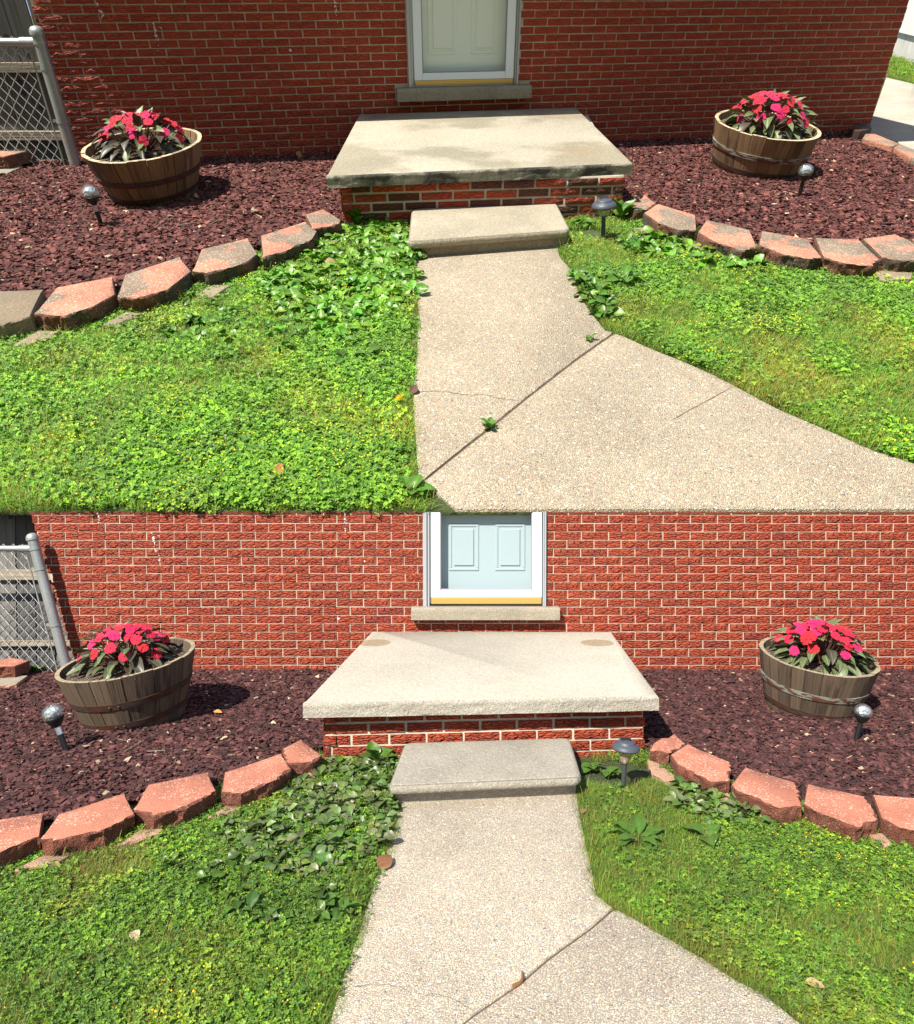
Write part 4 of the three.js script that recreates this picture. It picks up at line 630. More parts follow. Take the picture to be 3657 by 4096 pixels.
// ---------------- porches and steps
function porch(T, o) {
  const { M } = T, root = thing('porch', o.label, 'porch'), org = o.slab[0].clone().setY(0), rel = (v) => [v.x - org.x, v.z - org.z], [fl, fr, br, bl] = o.slab, [b0, b1] = o.base;
  part('slab', solid([fl, fr, br, bl].map(rel), o.h0, o.h1, { rough: 0.004, seg: 0.03, chamfer: 0.010, fit: true, seed: o.seed, all: false }), [M.slab, M.slabSide], root);
  const dx = b1.x - b0.x, dz = b1.z - b0.z, L = Math.hypot(dx, dz), ux = dx / L, uz = dz / L, bk = [V(b1.x + 0.12, 0, br.z), V(b0.x + (bl.x - fl.x) * 0.9, 0, bl.z)];
  part('core', solid([b0, b1, ...bk].map((v, i) => { const r = rel(v), k = 0.010; return i < 2 ? [r[0] - uz * -0 + (i ? -k : k), r[1] - k] : [r[0] + (i === 2 ? -k : k), r[1]]; }), -0.05, o.h0 + 0.003, { chamfer: 0.001 }), [M.mortar, M.mortar], root);
  const face = (p, q) => { const a = rel(p), b = rel(q), l = Math.hypot(b[0] - a[0], b[1] - a[1]), ex = V((b[0] - a[0]) / l, 0, (b[1] - a[1]) / l), ey = V(0, 1, 0), ez = ex.clone().cross(ey), m = new THREE.Matrix4().makeBasis(ex, ey, ez); m.setPosition(a[0], 0, a[1]); return [m, l]; };
  const [m, l] = face(b0, b1); layBricks(T, root, { x0: 0, x1: l, y0: o.h0 - o.course * o.rows + 0.004, y1: o.h0 - 0.002, course: o.course, len: o.brick, joint: 0.012, seed: o.seed, turn: m, shift: o.shift, darkP: o.darkP });
  for (const [p, q] of [[b1, bk[0]], [bk[1], b0]]) { const [n, k] = face(p, q); layBricks(T, root, { x0: 0.062, x1: k, y0: o.h0 - o.course * o.rows + 0.004, y1: o.h0 - 0.002, course: o.course, len: o.brick, joint: 0.012, seed: o.seed + 3, turn: n, single: false }); }
  T.put(root, org); return root;
}
const slabA = [A.at(1212, 2814, 0.36), A.at(2637, 2786, 0.36), A.at(2429, 2512, 0.36), A.at(1491, 2521, 0.36)]; slabA[2].z = slabA[3].z = WALL_Z + 0.012;
porch(A, { label: 'pale sunlit concrete porch slab on a red brick base, lower half of the photo', slab: slabA, base: [A.at(1294, 3055), A.at(2580, 3020)], h0: 0.282, h1: 0.36, course: 0.062, rows: 6, brick: 0.205, shift: 0.05, seed: 21 });
const slabB = [B.at(1304, 705, 0.335), B.at(2534, 653, 0.335), B.at(2296, 420, 0.335), B.at(1441, 451, 0.335)]; { const wz = (x) => WL.z - (x - WL.x) * Math.tan(YAW) + 0.014; slabB[2].z = wz(slabB[2].x); slabB[3].z = wz(slabB[3].x); }
porch(B, { label: 'stained grey concrete porch slab on a shaded brick base, upper half of the photo', slab: slabB, base: [B.at(1375, 922), B.at(2480, 882)], h0: 0.268, h1: 0.335, course: 0.0545, rows: 6, brick: 0.205, shift: 0.09, seed: 22, darkP: 0.5 });
function step(T, o) { // precast step: rounded tread on a set-back riser
  const { M } = T, root = thing('concrete_step', o.label, 'step'), org = o.tread[0].clone().setY(0), rel = (v) => [v.x - org.x, v.z - org.z], P = o.tread.map(rel), sh = new THREE.Shape(), rad = 0.05;
  const q = P.map(([x, z]) => new THREE.Vector2(x, -z)); // rounded corners
  q.forEach((c, i) => { const a = q[(i + 3) % 4], b = q[(i + 1) % 4], p0 = c.clone().add(a.clone().sub(c).setLength(rad)), p1 = c.clone().add(b.clone().sub(c).setLength(rad)); if (!i) sh.moveTo(p0.x, p0.y); else sh.lineTo(p0.x, p0.y); sh.quadraticCurveTo(c.x, c.y, p1.x, p1.y); });
  const t = o.h1 - o.h0, bev = t * 0.42, g = new THREE.ExtrudeGeometry(sh, { depth: t - bev * 2, bevelEnabled: true, bevelSize: bev, bevelThickness: bev, bevelOffset: -bev, bevelSegments: 5, curveSegments: 6 }); g.rotateX(-Math.PI / 2); g.translate(0, o.h0 + bev, 0); part('tread', metric(toCreasedNormals(g, 0.6)), M.step, root);
  part('riser', solid(o.riser.map(rel), -0.03, o.h0 + 0.004, { rough: 0.0015, seg: 0.03, chamfer: 0.004, seed: 9 }), [M.step, M.step], root); T.put(root, org);
}
{ const t = [A.at(1553, 3142, 0.125), A.at(2330, 3106, 0.125), A.at(2282, 2948, 0.125), A.at(1618, 2968, 0.125)], r0 = A.at(1580, 3226), r1 = A.at(2304, 3189); step(A, { label: 'grey concrete step with a rounded nosing below the lower porch', tread: t, riser: [r0, r1, t[2].clone().add(V(-0.04, 0, 0)), t[3].clone().add(V(0.04, 0, 0))], h0: 0.072, h1: 0.125 }); }
{ const t = [B.at(1632, 964, 0.115), B.at(2285, 917, 0.115), B.at(2224, 802, 0.115), B.at(1646, 834, 0.115)], r0 = B.at(1653, 1036), r1 = B.at(2266, 992); step(B, { label: 'tan concrete step with a rounded nosing below the upper porch', tread: t, riser: [r0, r1, t[2].clone().add(V(-0.04, 0, 0)), t[3].clone().add(V(0.04, 0, 0))], h0: 0.064, h1: 0.115 }); }

// ---------------- mulch beds
const bedLine = {
  AL: [[-900, 3470], [-100, 3345], [330, 3265], [690, 3170], [1020, 3080], [1200, 3010], [1300, 2990]], AR: [[2590, 2990], [2700, 3010], [2820, 3080], [3050, 3150], [3350, 3220], [3620, 3240], [4300, 3290]],
  BL: [[-900, 1330], [0, 1225], [300, 1200], [620, 1110], [900, 1030], [1150, 950], [1300, 890], [1375, 890]], BR: [[2495, 850], [2560, 822], [2700, 880], [2900, 940], [3150, 990], [3400, 1005], [3580, 1000], [3720, 990], [4000, 985]],
};
const wzB = (x) => WL.z - (x - WL.x) * Math.tan(YAW) + 0.03, H = 0.045;
const bedAL = [...pts(A, bedLine.AL, H), [-0.70, -5.63], [-5.6, -5.63]], bedAR = [...pts(A, bedLine.AR, H), [5.2, -5.63], [1.02, -5.63]];
const curbB = pts(B, [[4000, 900], [3800, 745], [3650, 632], [3570, 580], [3470, 540]], H);
const bedBL = [...pts(B, bedLine.BL, H), [-0.76, wzB(-0.76)], [-2.9, wzB(-2.9)], [-3.1, -6.4], [-5.6, -6.5]], bedBR = [...pts(B, bedLine.BR, H), ...curbB, [WR.x - 0.03, wzB(WR.x)], [1.04, wzB(1.04)]];
for (const [T, p] of [[A, bedAL], [A, bedAR], [B, bedBL], [B, bedBR]]) sheet(T, 'flower_bed', p, 0.042, T.M.bed, 1.6, 'structure', 0.1);
const dkA = [0.040, 0.014, 0.0135], ltA = [0.140, 0.048, 0.042], dkB = [0.060, 0.018, 0.015], ltB = [0.195, 0.064, 0.050];
chips(A, bedAL, { seed: 31, density: 6200, dark: dkA, light: ltA, label: 'dark red bark mulch in the lower left bed' });
chips(A, bedAR, { seed: 32, density: 6200, dark: dkA, light: ltA, label: 'dark red bark mulch in the lower right bed' });
chips(B, bedBL, { seed: 33, density: 5600, dark: dkB, light: ltB, label: 'reddish bark mulch in the upper left bed' });
chips(B, bedBR, { seed: 34, density: 5600, dark: dkB, light: ltB, label: 'reddish bark mulch in the upper right bed' });

// ---------------- edging blocks
function block(T, poly, label, group, o = {}) {
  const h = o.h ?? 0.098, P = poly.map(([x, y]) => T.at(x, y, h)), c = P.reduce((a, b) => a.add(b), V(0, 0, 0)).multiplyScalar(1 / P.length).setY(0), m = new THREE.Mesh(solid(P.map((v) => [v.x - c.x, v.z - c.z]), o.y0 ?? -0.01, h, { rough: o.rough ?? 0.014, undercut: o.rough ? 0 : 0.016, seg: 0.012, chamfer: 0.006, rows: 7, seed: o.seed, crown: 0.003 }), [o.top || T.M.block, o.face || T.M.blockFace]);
  m.name = numbered(o.name || 'edging_block'); m.castShadow = m.receiveShadow = true; tag(m, label, o.cat || 'edging block', group); T.put(m, c); return m;
}
const rows = [
  [A, 'lower left', 'red blocks edging the lower left bed', [
    ['cut off by the left edge of the photo', [[-200, 3312], [176, 3248], [161, 3345], [0, 3408], [-200, 3462]]], ['second from the left edge', [[232, 3257], [496, 3172], [540, 3251], [420, 3320], [213, 3364], [163, 3355]]], ['third from the left edge', [[590, 3140], [831, 3088], [866, 3163], [753, 3226], [615, 3263], [536, 3238]]], ['second from the porch', [[897, 3090], [1123, 3015], [1167, 3075], [1092, 3125], [966, 3176], [887, 3166]]], ['small, set against the porch corner', [[1126, 2997], [1203, 2958], [1290, 3022], [1250, 3045], [1209, 3052], [1150, 3055]]]]],
  [A, 'lower right', 'red blocks edging the lower right bed', [
    ['broken and small, nearest the porch', [[2612, 2973], [2645, 2953], [2673, 2953], [2695, 2934], [2744, 2974], [2677, 3013], [2600, 3001]]], ['second from the porch, joined to the broken block', [[2749, 2977], [2922, 3049], [2919, 3124], [2846, 3129], [2712, 3059], [2681, 3019]]], ['third from the porch', [[2980, 3068], [3181, 3129], [3209, 3224], [3125, 3235], [2947, 3163], [2924, 3138]]], ['fourth from the porch', [[3228, 3135], [3460, 3185], [3516, 3280], [3427, 3308], [3271, 3246], [3213, 3216]]], ['cut off by the right edge of the photo', [[3490, 3179], [3700, 3195], [3760, 3300], [3720, 3330], [3600, 3313], [3524, 3272]]]]],
  [B, 'upper left', 'weathered blocks edging the upper left bed', [
    ['grey-brown, cut off by the left edge of the photo', [[-200, 1170], [174, 1158], [121, 1267], [0, 1297], [-200, 1320]]], ['half grey, second from the left edge', [[225, 1150], [450, 1105], [462, 1176], [374, 1227], [253, 1267], [137, 1254]]], ['third from the left edge', [[498, 1100], [718, 1027], [766, 1083], [677, 1156], [546, 1194], [467, 1189]]], ['third from the porch', [[804, 997], [991, 952], [1032, 1015], [985, 1050], [829, 1095], [770, 1083]]], ['second from the porch', [[1042, 943], [1219, 886], [1269, 924], [1252, 957], [1142, 1004], [1050, 1033]]], ['small, set against the porch corner', [[1221, 858], [1293, 835], [1364, 880], [1360, 893], [1307, 908], [1250, 915]]]]],
  [B, 'upper right', 'weathered blocks edging the upper right bed', [
    ['broken and small, nearest the porch', [[2508, 820], [2528, 798], [2563, 795], [2577, 778], [2625, 814], [2586, 840], [2540, 838]]], ['second from the porch, joined to the broken block', [[2630, 816], [2704, 837], [2783, 860], [2788, 921], [2716, 921], [2632, 892], [2575, 852]]], ['third from the porch', [[2825, 879], [2900, 894], [2999, 921], [3029, 984], [2969, 1006], [2850, 964], [2792, 929]]], ['fourth from the porch', [[3046, 924], [3228, 954], [3291, 1029], [3241, 1036], [3129, 1016], [3034, 979]]], ['fifth from the porch', [[3260, 951], [3433, 956], [3523, 1039], [3488, 1064], [3358, 1051], [3292, 1027]]], ['tan, sixth from the porch', [[3450, 954], [3577, 936], [3640, 962], [3690, 1000], [3680, 1040], [3607, 1044], [3527, 1031]]], ['cut off by the right edge of the photo', [[3644, 958], [3690, 940], [3780, 960], [3800, 1010], [3700, 998]]]]],
];
let bs = 70;
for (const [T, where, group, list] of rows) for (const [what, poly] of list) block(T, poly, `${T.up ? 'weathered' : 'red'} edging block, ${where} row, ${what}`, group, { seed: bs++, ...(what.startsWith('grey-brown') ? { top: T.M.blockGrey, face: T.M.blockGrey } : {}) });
const footA = [], footB = [];
for (const [T, where, list] of [
  [A, 'lower', [['left row, near the left edge', [[60, 3480], [170, 3420], [276, 3422], [240, 3448]]], ['left row, between its second and third blocks', [[470, 3380], [560, 3318], [650, 3312], [640, 3335]]], ['left row, between its third and fourth blocks', [[835, 3268], [900, 3222], [966, 3224], [950, 3240]]], ['left row, by the porch corner', [[1200, 3130], [1230, 3090], [1268, 3092], [1262, 3108]]], ['right row, below the broken block', [[2588, 3036], [2640, 3055], [2732, 3128], [2690, 3137], [2600, 3085]]], ['right row, between its second and third blocks', [[2836, 3172], [2910, 3172], [2965, 3230], [2900, 3238]]], ['right row, near the right edge', [[3475, 3336], [3525, 3332], [3580, 3372], [3540, 3382]]]]],
  [B, 'upper', [['left row, near the left edge', [[50, 1380], [150, 1322], [240, 1322], [200, 1352]]], ['left row, between its second and third blocks', [[415, 1300], [500, 1246], [566, 1252], [485, 1292]]], ['left row, between its third and fourth blocks', [[770, 1190], [845, 1136], [922, 1142], [862, 1182]]], ['left row, by the porch corner', [[1245, 990], [1330, 945], [1358, 946], [1345, 972], [1270, 1003]]], ['right row, below the broken block', [[2535, 912], [2600, 905], [2620, 940], [2570, 946]]], ['right row, between its second and third blocks', [[2740, 978], [2790, 972], [2812, 1000], [2770, 1006]]], ['right row, near the right edge', [[3500, 1090], [3540, 1078], [3650, 1090], [3645, 1116], [3520, 1122]]]]],
]) for (const [what, poly] of list) (T.up ? footB : footA).push(pts(T, poly, 0.035)) && block(T, poly, `tan footing stone under the ${where} ${what}`, `footing stones under the ${where} edging`, { h: 0.038, y0: -0.02, rough: 0.006, seed: bs++, top: T.M.footing, face: T.M.footing, name: 'footing_stone', cat: 'stone' });
block(A, [[-110, 2646], [0, 2638], [45, 2632], [119, 2642], [60, 2664], [-110, 2673]], 'red brick-sized stone on top of the stack by the lower fence', 'stacked stones by the lower fence', { h: 0.17, y0: 0.085, seed: 131, name: 'stacked_stone', cat: 'stone' });
block(A, [[-110, 2712], [60, 2698], [112, 2702], [66, 2738], [-110, 2744]], 'pale slab under the red stone by the lower fence', 'stacked stones by the lower fence', { h: 0.082, y0: 0.03, seed: 132, name: 'stacked_stone', cat: 'stone', top: A.M.sill, face: A.M.footing });
block(B, [[-110, 606], [66, 593], [131, 597], [20, 626], [-110, 628]], 'brown brick-sized stone on top of the stack by the upper fence', 'stacked stones by the upper fence', { h: 0.16, y0: 0.075, seed: 133, name: 'stacked_stone', cat: 'stone' });
block(B, [[-110, 664], [60, 653], [90, 664], [30, 692], [-110, 694]], 'pale slab under the brown stone by the upper fence', 'stacked stones by the upper fence', { h: 0.072, y0: 0.03, seed: 134, name: 'stacked_stone', cat: 'stone', top: B.M.sill, face: B.M.footing });
block(B, [[3398, 513], [3425, 491], [3480, 494], [3488, 513], [3440, 525]], 'brown stone block in the shade at the right corner of the upper house', null, { h: 0.13, y0: 0.02, seed: 135, name: 'corner_stone', cat: 'stone', rough: 0.004, top: B.M.rust, face: B.M.rust });
block(B, [[3463, 534], [3500, 536], [3598, 573], [3574, 586], [3452, 551]], 'smooth orange curb at the far right of the upper bed, nearer the house', 'orange curbs along the upper bed', { h: 0.10, y0: -0.01, seed: 136, name: 'curb', cat: 'curb', rough: 0.003, face: B.M.block });
block(B, [[3601, 575], [3720, 622], [3790, 690], [3760, 720], [3660, 640], [3577, 588]], 'smooth orange curb running off the right edge of the upper half', 'orange curbs along the upper bed', { h: 0.10, y0: -0.01, seed: 137, name: 'curb', cat: 'curb', rough: 0.003, face: B.M.block });

// ---------------- fences
fences(A, { label: 'galvanised chain-link fence with round post at the lower left', boardLabel: 'grey weathered board fence behind the lower chain-link', z: -5.53, zb: -5.95, top: [129, 2150], foot: [262, 2650], rail: [60, 2194], r: 0.038, diamond: 0.078, wire: 0.0028, boardW: 0.15, boardTop: 1.36, right: -3.08, rails: [[2278, 2318], [2562, 2582]], seed: 51 });
{ const f = B.at(303, 657, 0.05); fences(B, { label: 'galvanised chain-link fence with round post at the upper left', boardLabel: 'dark weathered board fence behind the upper chain-link', z: f.z + 0.06, zb: f.z - 0.32, top: [147, 126], foot: [300, 648], rail: [60, 169], r: 0.043, diamond: 0.084, wire: 0.0032, boardW: 0.17, boardTop: 1.6, right: WL.x + 0.22, rails: [[250, 288], [524, 560]], seed: 52 }); }

// ---------------- planters
barrel(A, { x: -2.062, z: -4.524, R: 0.396, ez: 0.983, H: 0.375, rr: 0.728, tx: -0.11, tz: 0.111, seed: 61, rivet: 1.35, label: 'dark half barrel planter casting a black shadow, lower left bed', plantLabel: 'pink impatiens with bronze leaves in the lower left barrel', size: [0.25, 0.185, 0.22], px: -0.02, pz: -0.02, leaves: 84, blooms: 36, bronze: 0.7, leafSize: 1.3, bloomSize: 1.12 });
barrel(A, { x: 2.369, z: -4.716, R: 0.35, ez: 0.935, H: 0.362, rr: 0.772, tx: 0.061, tz: 0.181, seed: 62, rivet: 1.25, paint: true, label: 'grey-brown half barrel planter in the lower right bed', plantLabel: 'pink impatiens with pale-veined green leaves in the lower right barrel', size: [0.245, 0.20, 0.22], px: 0.03, pz: -0.02, leaves: 90, blooms: 42, bronze: 0.1, leafSize: 1.3, bloomSize: 1.1 });
barrel(B, { x: -2.143, z: -5.38, R: 0.364, ez: 1.314, H: 0.317, rr: 0.726, tx: -0.016, tz: 0.052, seed: 63, rivet: 1.3, label: 'warm brown half barrel planter in the upper left bed', plantLabel: 'pink impatiens with dark bronze leaves in the upper left barrel', size: [0.255, 0.165, 0.24], px: 0, pz: 0, leaves: 84, blooms: 36, bronze: 0.75, leafSize: 1.3, bloomSize: 1.12 });
barrel(B, { x: 2.396, z: -6.196, R: 0.371, ez: 1.269, H: 0.311, rr: 0.841, tx: 0.048, tz: 0.066, seed: 64, rivet: 1.5, paint: true, label: 'half barrel planter with a peeling grey hoop, upper right bed', plantLabel: 'pink impatiens with striped green leaves in the upper right barrel', size: [0.265, 0.19, 0.26], px: 0, pz: 0, leaves: 92, blooms: 42, bronze: 0.12, leafSize: 1.35, bloomSize: 1.12 });

// ---------------- garden lights
globeLamp(A, [266, 3005], [212, 2852], 82, 'crackled glass globe light with a steel sleeve in the lower left bed', true);
globeLamp(A, [3423, 2964], [3454, 2845], 67, 'crackled glass globe light on a black stake in the lower right bed', false);
globeLamp(B, [407, 903], [361, 769], 67, 'crackled glass globe light with a steel sleeve in the upper left bed', true);
globeLamp(B, [3196, 787], [3224, 682], 57, 'crackled glass globe light on a black stake in the upper right bed', false);
hatLamp(A, [2491, 3167], [2505, 2978], 111, 3054, 'grey hat-shaped solar light beside the lower step');
hatLamp(B, [2412, 968], [2417, 810], 99, 866, 'grey hat-shaped solar light beside the upper step');

// ---------------- beyond the upper house: drive and neighbour
sheet(B, 'driveway', pts(B, [[3450, 543], [3490, 470], [3545, 313], [3657, 339], [4300, 480], [4600, 900], [3700, 690], [3590, 570]]), 0.01, B.M.drive, 0.7);
{
  const p = B.at(3572, 226), q = B.at(3657, 257), yaw = Math.atan2(p.z - q.z, q.x - p.x), root = thing('neighbour_house', 'white clapboard house with a pale foundation, at the top right corner', 'house'), W = 9, x0 = -1.2;
  const at = (px, py) => { const r = B.ray(px, py), n = V(Math.sin(yaw), 0, Math.cos(yaw)), t = p.clone().sub(V(0, B.eye, 0)).dot(n) / r.dot(n); return B.eye + r.y * t; };
  const yf = at(3620, 134), pitch = at(3620, 30) - at(3620, 57);
  part('foundation', box(W, yf + 0.1, 0.3, x0 + W / 2, (yf - 0.1) / 2, -0.17), B.M.foundation, root);
  for (let k = 0; k < 12; k++) { const sh = new THREE.Shape([[0, 0], [0.03, 0], [0.004, pitch], [0, pitch]].map((v) => new THREE.Vector2(...v))), g = new THREE.ExtrudeGeometry(sh, { depth: W, bevelEnabled: false }); g.rotateY(-Math.PI / 2); g.rotateY(Math.PI); g.rotateY(0); const b = part('siding_board', g, B.M.siding, root); b.rotation.y = 0; g.computeBoundingBox(); g.translate(x0 - g.boundingBox.min.x, yf + k * pitch, -g.boundingBox.min.z - 0.012); }
  part('wall', box(W - 0.04, pitch * 12 - 0.01, 0.3, x0 + W / 2, yf + pitch * 6, -0.172), B.M.siding, root);
  B.put(root, p, yaw);
}

// ---------------- lawns and weeds
const stepA = pts(A, [[1560, 3228], [2320, 3192], [2330, 2960], [1600, 2960]]), stepB = pts(B, [[1640, 1040], [2285, 996], [2260, 800], [1630, 830]]);
const porchA = [[-0.74, -3.77], [1.08, -3.9], [1.3, -5.7], [-0.75, -5.7]], porchB = [[-0.73, -4.57], [1.09, -4.81], [1.1, -7.4], [-0.8, -7]];
const soilA = xz(A.at(2425, 3095)), soilB = xz(B.at(2375, 945));
const okA = (x, z) => { const p = [x, z]; if (footA.some((q) => inside(p, q)) || z < -5.6 || inside(p, pathA) || inside(p, bedAL) || inside(p, bedAR) || inside(p, porchA) || inside(p, stepA)) return -1; const d = Math.hypot((x - soilA[0]) / 0.24, (z - soilA[1]) / 0.22); if (d < 0.75 + 0.5 * n2(x * 14, z * 14, 3)) return -1; return Math.min(edgeDist(p, pathA), edgeDist(p, bedAL), edgeDist(p, bedAR)); };
const driveB = pts(B, [[3450, 543], [3490, 470], [3545, 313], [3657, 339], [4300, 480], [4600, 900], [3700, 690], [3590, 570]]);
const okB = (x, z) => { const p = [x, z]; if (footB.some((q) => inside(p, q)) || z > EDGE_B - 0.014 || inside(p, pathB) || inside(p, bedBL) || inside(p, bedBR) || inside(p, porchB) || inside(p, stepB) || inside(p, driveB) || z < wzB(x) + 0.0 ) return -1; const d = Math.hypot((x - soilB[0]) / 0.14, (z - soilB[1]) / 0.20); if (d < 0.6 + 0.5 * n2(x * 14, z * 14, 3)) return -1; return Math.min(edgeDist(p, pathB), edgeDist(p, bedBL), edgeDist(p, bedBR), EDGE_B - z); };
const mid = (T, path) => (x) => x;
lawn(A, { label: 'mown clover and grass left of the lower path', box: [-3.2, -0.15, -4.6, -1.5], density: 3400, seed: 141, grassy: [0.60, 0.96], tone: 0.95, ok: (x, z) => (x < 0.35 - 0.12 * (-z) + 0.3 ? okA(x, z) : -1), yellow: (x, z) => 0.006 + 0.03 * smooth(0.5, 0.8, n2(x * 2, z * 2, 9)) });
lawn(A, { label: 'mown clover and grass right of the lower path', box: [0.45, 3.4, -4.2, -1.6], density: 3400, seed: 142, grassy: [0.65, 0.97], tone: 0.98, ok: okA, yellow: (x, z) => 0.008 + 0.10 * smooth(0.45, 0.75, n2(x * 2, z * 2, 10)) * smooth(0.6, 1.6, x) });
lawn(B, { label: 'bright clover lawn left of the upper path', box: [-4, -0.1, -5.4  , EDGE_B], density: 3200, seed: 143, grassy: [0.35, 0.85], tone: 1.1, ok: (x, z) => (x < 0.02 ? okB(x, z) : -1), yellow: (x, z) => 0.012 + 0.07 * smooth(0.4, 0.75, n2(x * 2, z * 2, 11)) });
lawn(B, { label: 'bright clover lawn right of the upper path', box: [0.3, 4.4, -5.2  , EDGE_B], density: 3200, seed: 144, grassy: [0.45, 0.92], tone: 1.02, ok: (x, z) => (x > 0.02 ? okB(x, z) : -1), yellow: (x, z) => 0.01 + 0.22 * smooth(0.4, 0.7, n2(x * 2, z * 2, 12)) * smooth(0.5, 1.6, x) });
{ const far = pts(B, [[3550, 312], [3657, 338], [3900, 395], [3900, 330], [3657, 258], [3570, 226]]); lawn(B, { label: 'grass strip along the neighbouring white house', box: [Math.min(...far.map((p) => p[0])), Math.max(...far.map((p) => p[0])), Math.min(...far.map((p) => p[1])), Math.max(...far.map((p) => p[1]))], density: 330, seed: 145, grassy: [0.6, 0.9], tone: 1.1, tall: 1.6, ok: (x, z) => (inside([x, z], far) ? 0.3 : -1), yellow: () => 0.02 }); }
weeds(A, pts(A, [[1050, 3320], [1200, 3150], [1330, 3070], [1575, 3050], [1590, 3230], [1560, 3340], [1480, 3490], [1250, 3540], [1000, 3470], [860, 3390], [900, 3290]]), { label: 'wilting broad-leaved weeds left of the lower step', plants: 420, size: 0.78, seed: 151, tone: 1.1, grey: 1 });
weeds(A, pts(A, [[2700, 3160], [2830, 3190], [3000, 3240], [3180, 3280], [3140, 3330], [2960, 3330], [2800, 3290], [2650, 3230]]), { label: 'broad-leaved weeds along the lower right blocks', plants: 120, size: 0.85, seed: 152, tone: 1.1, grey: 1 });
weeds(B, pts(B, [[1100, 1080], [1270, 960], [1390, 920], [1640, 890], [1665, 1060], [1690, 1100], [1660, 1200], [1560, 1300], [1350, 1380], [1150, 1330], [1050, 1200]]), { label: 'lush broad-leaved weeds left of the upper step', plants: 420, seed: 153, tone: 1.5, size: 0.85 });
weeds(B, pts(B, [[2480, 960], [2600, 960], [2760, 990], [2960, 1050], [3060, 1060], [3030, 1110], [2850, 1090], [2650, 1050], [2500, 1020]]), { label: 'broad-leaved weeds along the upper right blocks', plants: 130, seed: 154, tone: 1.35 });
weeds(B, pts(B, [[2295, 1110], [2340, 1110], [2420, 1220], [2450, 1290], [2380, 1270], [2340, 1210]]), { label: 'broad-leaved weeds lapping the right edge of the upper path', plants: 40, seed: 155, tone: 1.05, size: 0.9 });
weeds(A, pts(A, [[700, 3450], [1000, 3500], [1400, 3520], [1350, 3760], [1000, 3700], [600, 3560]]), { label: 'scattered broad leaves in the lower left lawn', plants: 60, seed: 156, tone: 0.85, size: 0.8 });
weeds(B, pts(B, [[700, 1230], [1050, 1150], [1150, 1350], [1600, 1330], [1620, 1500], [1000, 1480], [500, 1380]]), { label: 'scattered broad leaves in the upper left lawn', plants: 70, seed: 157, tone: 1.1, size: 0.8 });
weedPlant(B, [2480, 890], { label: 'tall toothed dandelion plant between the upper solar light and the blocks', n: 9, size: 0.13, up: 0.8, narrow: true, seed: 161 });
weedPlant(B, [2500, 1140], { label: 'flat rosette with pale midribs in the upper right lawn', n: 8, size: 0.13, up: 0.3, narrow: true, seed: 162 });
weedPlant(B, [1655, 1985], { label: 'large-leaved weed at the bottom edge of the upper left lawn, by the path', n: 7, size: 0.055, up: 0.6, seed: 163 });
weedPlant(B, [1955, 1728], { label: 'small sprout growing in the joint of the upper path', n: 12, size: 0.04, up: 0.8, narrow: true, seed: 164 });
weedPlant(B, [2358, 1370], { label: 'tiny green sprout at the upper end of the joint in the upper path', n: 5, size: 0.035, up: 0.6, seed: 165 });
weedPlant(B, [2330, 905], { label: 'low leafy weed on the bare soil beside the upper step', n: 10, size: 0.08, up: 0.4, seed: 166 });
weedPlant(A, [2370, 3085], { label: 'low leafy weed on the bare soil beside the lower step', n: 9, size: 0.07, up: 0.4, seed: 167 });
weedPlant(A, [2440, 3110], { label: 'small leafy weed on bare soil just left of the lower solar light', n: 9, size: 0.06, up: 0.5, seed: 168 });
weedPlant(A, [2555, 3380], { label: 'flat dandelion rosette with pale leaves in the lower right lawn', n: 9, size: 0.13, up: 0.3, narrow: true, seed: 169 });
weedPlant(A, [2830, 3370], { label: 'single broad bright leaf plant in the lower right lawn', n: 3, size: 0.09, up: 0.4, seed: 170 });
weedPlant(A, [145, 2715], { label: 'leafy green weed at the foot of the lower fence', n: 12, size: 0.10, up: 1.0, seed: 171 });
weedPlant(B, [160, 640], { label: 'leafy green weed at the foot of the upper fence', n: 12, size: 0.12, up: 1.0, seed: 172 });
weedPlant(A, [1500, 3065], { label: 'bright upright weed against the lower porch base, left of the step', n: 10, size: 0.10, up: 0.9, seed: 173 });
weedPlant(B, [1430, 920], { label: 'grassy tuft against the upper porch base, left of the step', n: 8, size: 0.12, up: 1.2, narrow: true, seed: 174 });
bloom(B, [1600, 1602], 'yellow dandelion at the left edge of the upper path', 'dandelion', B.M.yellow, 0.022);
bloom(B, [2636, 910], 'yellow dandelion in front of the upper right blocks', 'dandelion', B.M.yellow, 0.02, 0.05);
bloom(A, [1411, 3487], 'yellow dandelion left of the lower path', 'dandelion', A.M.yellow, 0.016);
bloom(A, [2763, 3183], 'yellow dandelion below the lower right blocks', 'dandelion', A.M.yellow, 0.016);
for (const [q, w] of [[[305, 1513], 'farthest left in the bright upper left lawn'], [[1040, 1502], 'alone, up and left of the upper dandelion'], [[1312, 1618], 'nearest to the upper dandelion'], [[580, 1660], 'alone in the middle of the upper left lawn'], [[909, 1757], 'lowest of a cluster in the upper left lawn'], [[958, 1716], 'middle of a cluster in the upper left lawn'], [[992, 1696], 'right end of a cluster in the upper left lawn']]) bloom(B, q, `small white clover flower, ${w}`, 'clover flower', B.M.whiteBloom, 0.010, 0.03, 'white clover flowers in the upper left lawn');
fallenLeaf(A, [1542, 3442], 'curled brown leaf at the left edge of the lower path', [0.20, 0.085, 0.04], 0.075, 0.035, 2.6, 0.7);
fallenLeaf(A, [872, 2848], 'orange leaf on the mulch right of the lower left barrel', [0.55, 0.24, 0.06], 0.06, 0.07, 1.4, 0.3);
fallenLeaf(A, [2512, 3172], 'small orange leaf at the foot of the lower solar light', [0.45, 0.17, 0.06], 0.05, 0.02, 0.4, 0.5);
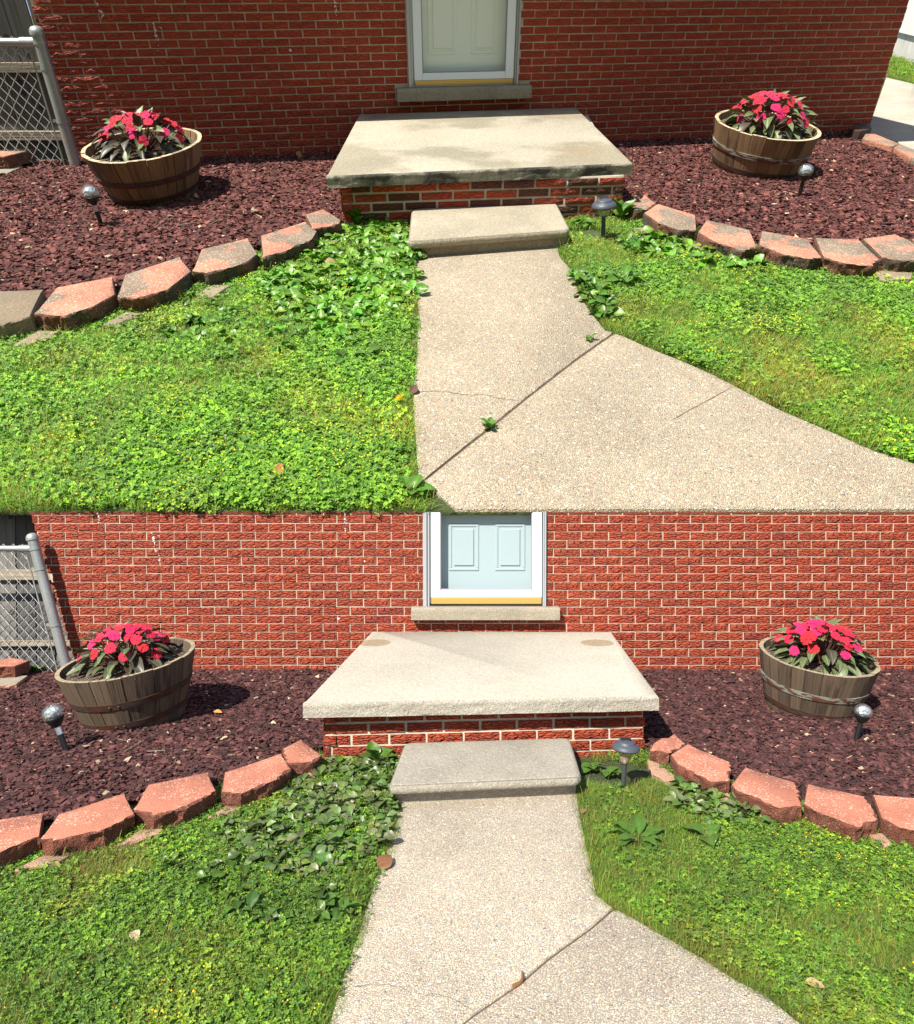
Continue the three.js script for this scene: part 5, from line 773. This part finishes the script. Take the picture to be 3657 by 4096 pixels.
fallenLeaf(A, [3262, 3938], 'tan dead leaf on the lower right lawn', [0.42, 0.25, 0.14], 0.055, 0.035, 1.2, 0.2);
fallenLeaf(A, [540, 3740], 'pale dead leaf on the lower left lawn', [0.50, 0.36, 0.24], 0.04, 0.035, 0.6, 0.2);
fallenLeaf(A, [2336, 3244], 'small brown leaf at the right edge of the lower path by the step', [0.22, 0.10, 0.06], 0.04, 0.03, 2.2, 0.3);
fallenLeaf(B, [1116, 1880], 'rust brown leaf standing in the upper left lawn', [0.35, 0.13, 0.03], 0.05, 0.035, 2.9, 0.9);
fallenLeaf(B, [1657, 1554], 'dark brown leaf at the left edge of the upper path', [0.10, 0.04, 0.03], 0.045, 0.03, 2.9, 0.6);
fallenLeaf(B, [1197, 616], 'yellow-brown leaf against the foot of the upper house wall', [0.30, 0.17, 0.05], 0.06, 0.08, 0.9, 0.9);
fallenLeaf(B, [1325, 1048], 'tan dead leaf among the weeds left of the upper step', [0.34, 0.20, 0.09], 0.07, 0.05, 1.5, 0.3);
{ const g = [], l = [[2055, 3945], [2075, 3935], [2088, 3925], [2090, 3905], [2088, 3885]].map(([x, y], i) => A.at(x, y, 0.016 + Math.max(0, i - 2) * 0.004)), o = l[0].clone(); for (let i = 0; i < 4; i++) g.push(tube(l[i].clone().sub(o), l[i + 1].clone().sub(o), 0.007 - i * 0.0012, 0.006 - i * 0.0012, 7)); const m = new THREE.Mesh(merge(g), A.M.leafDead); m.name = 'seed_pod'; tag(m, 'reddish seed pod lying in the joint of the lower path', 'seed pod'); A.put(m, o); }
{ // dry straws on the mulch
  for (const [T, a, b, label] of [[A, [500, 3005], [575, 2962], 'pale straw on the mulch in front of the lower left barrel, sloping'], [A, [588, 3005], [662, 3002], 'pale straw on the mulch in front of the lower left barrel, lying level'], [B, [628, 905], [685, 858], 'pale straw on the mulch in front of the upper left barrel, sloping'], [B, [712, 900], [780, 890], 'pale straw on the mulch in front of the upper left barrel, lying level'], [B, [845, 895], [880, 875], 'pale straw on the mulch right of the upper left barrel']]) {
    const p = T.at(...a, 0.066), q = T.at(...b, 0.07), m = new THREE.Mesh(tube(V(0, 0, 0), q.clone().sub(p), 0.003, 0.002, 6), T.M.boardPale); m.name = numbered('straw'); tag(m, label, 'straw'); T.put(m, p);
  }
}

renderer.render(scene, camera);
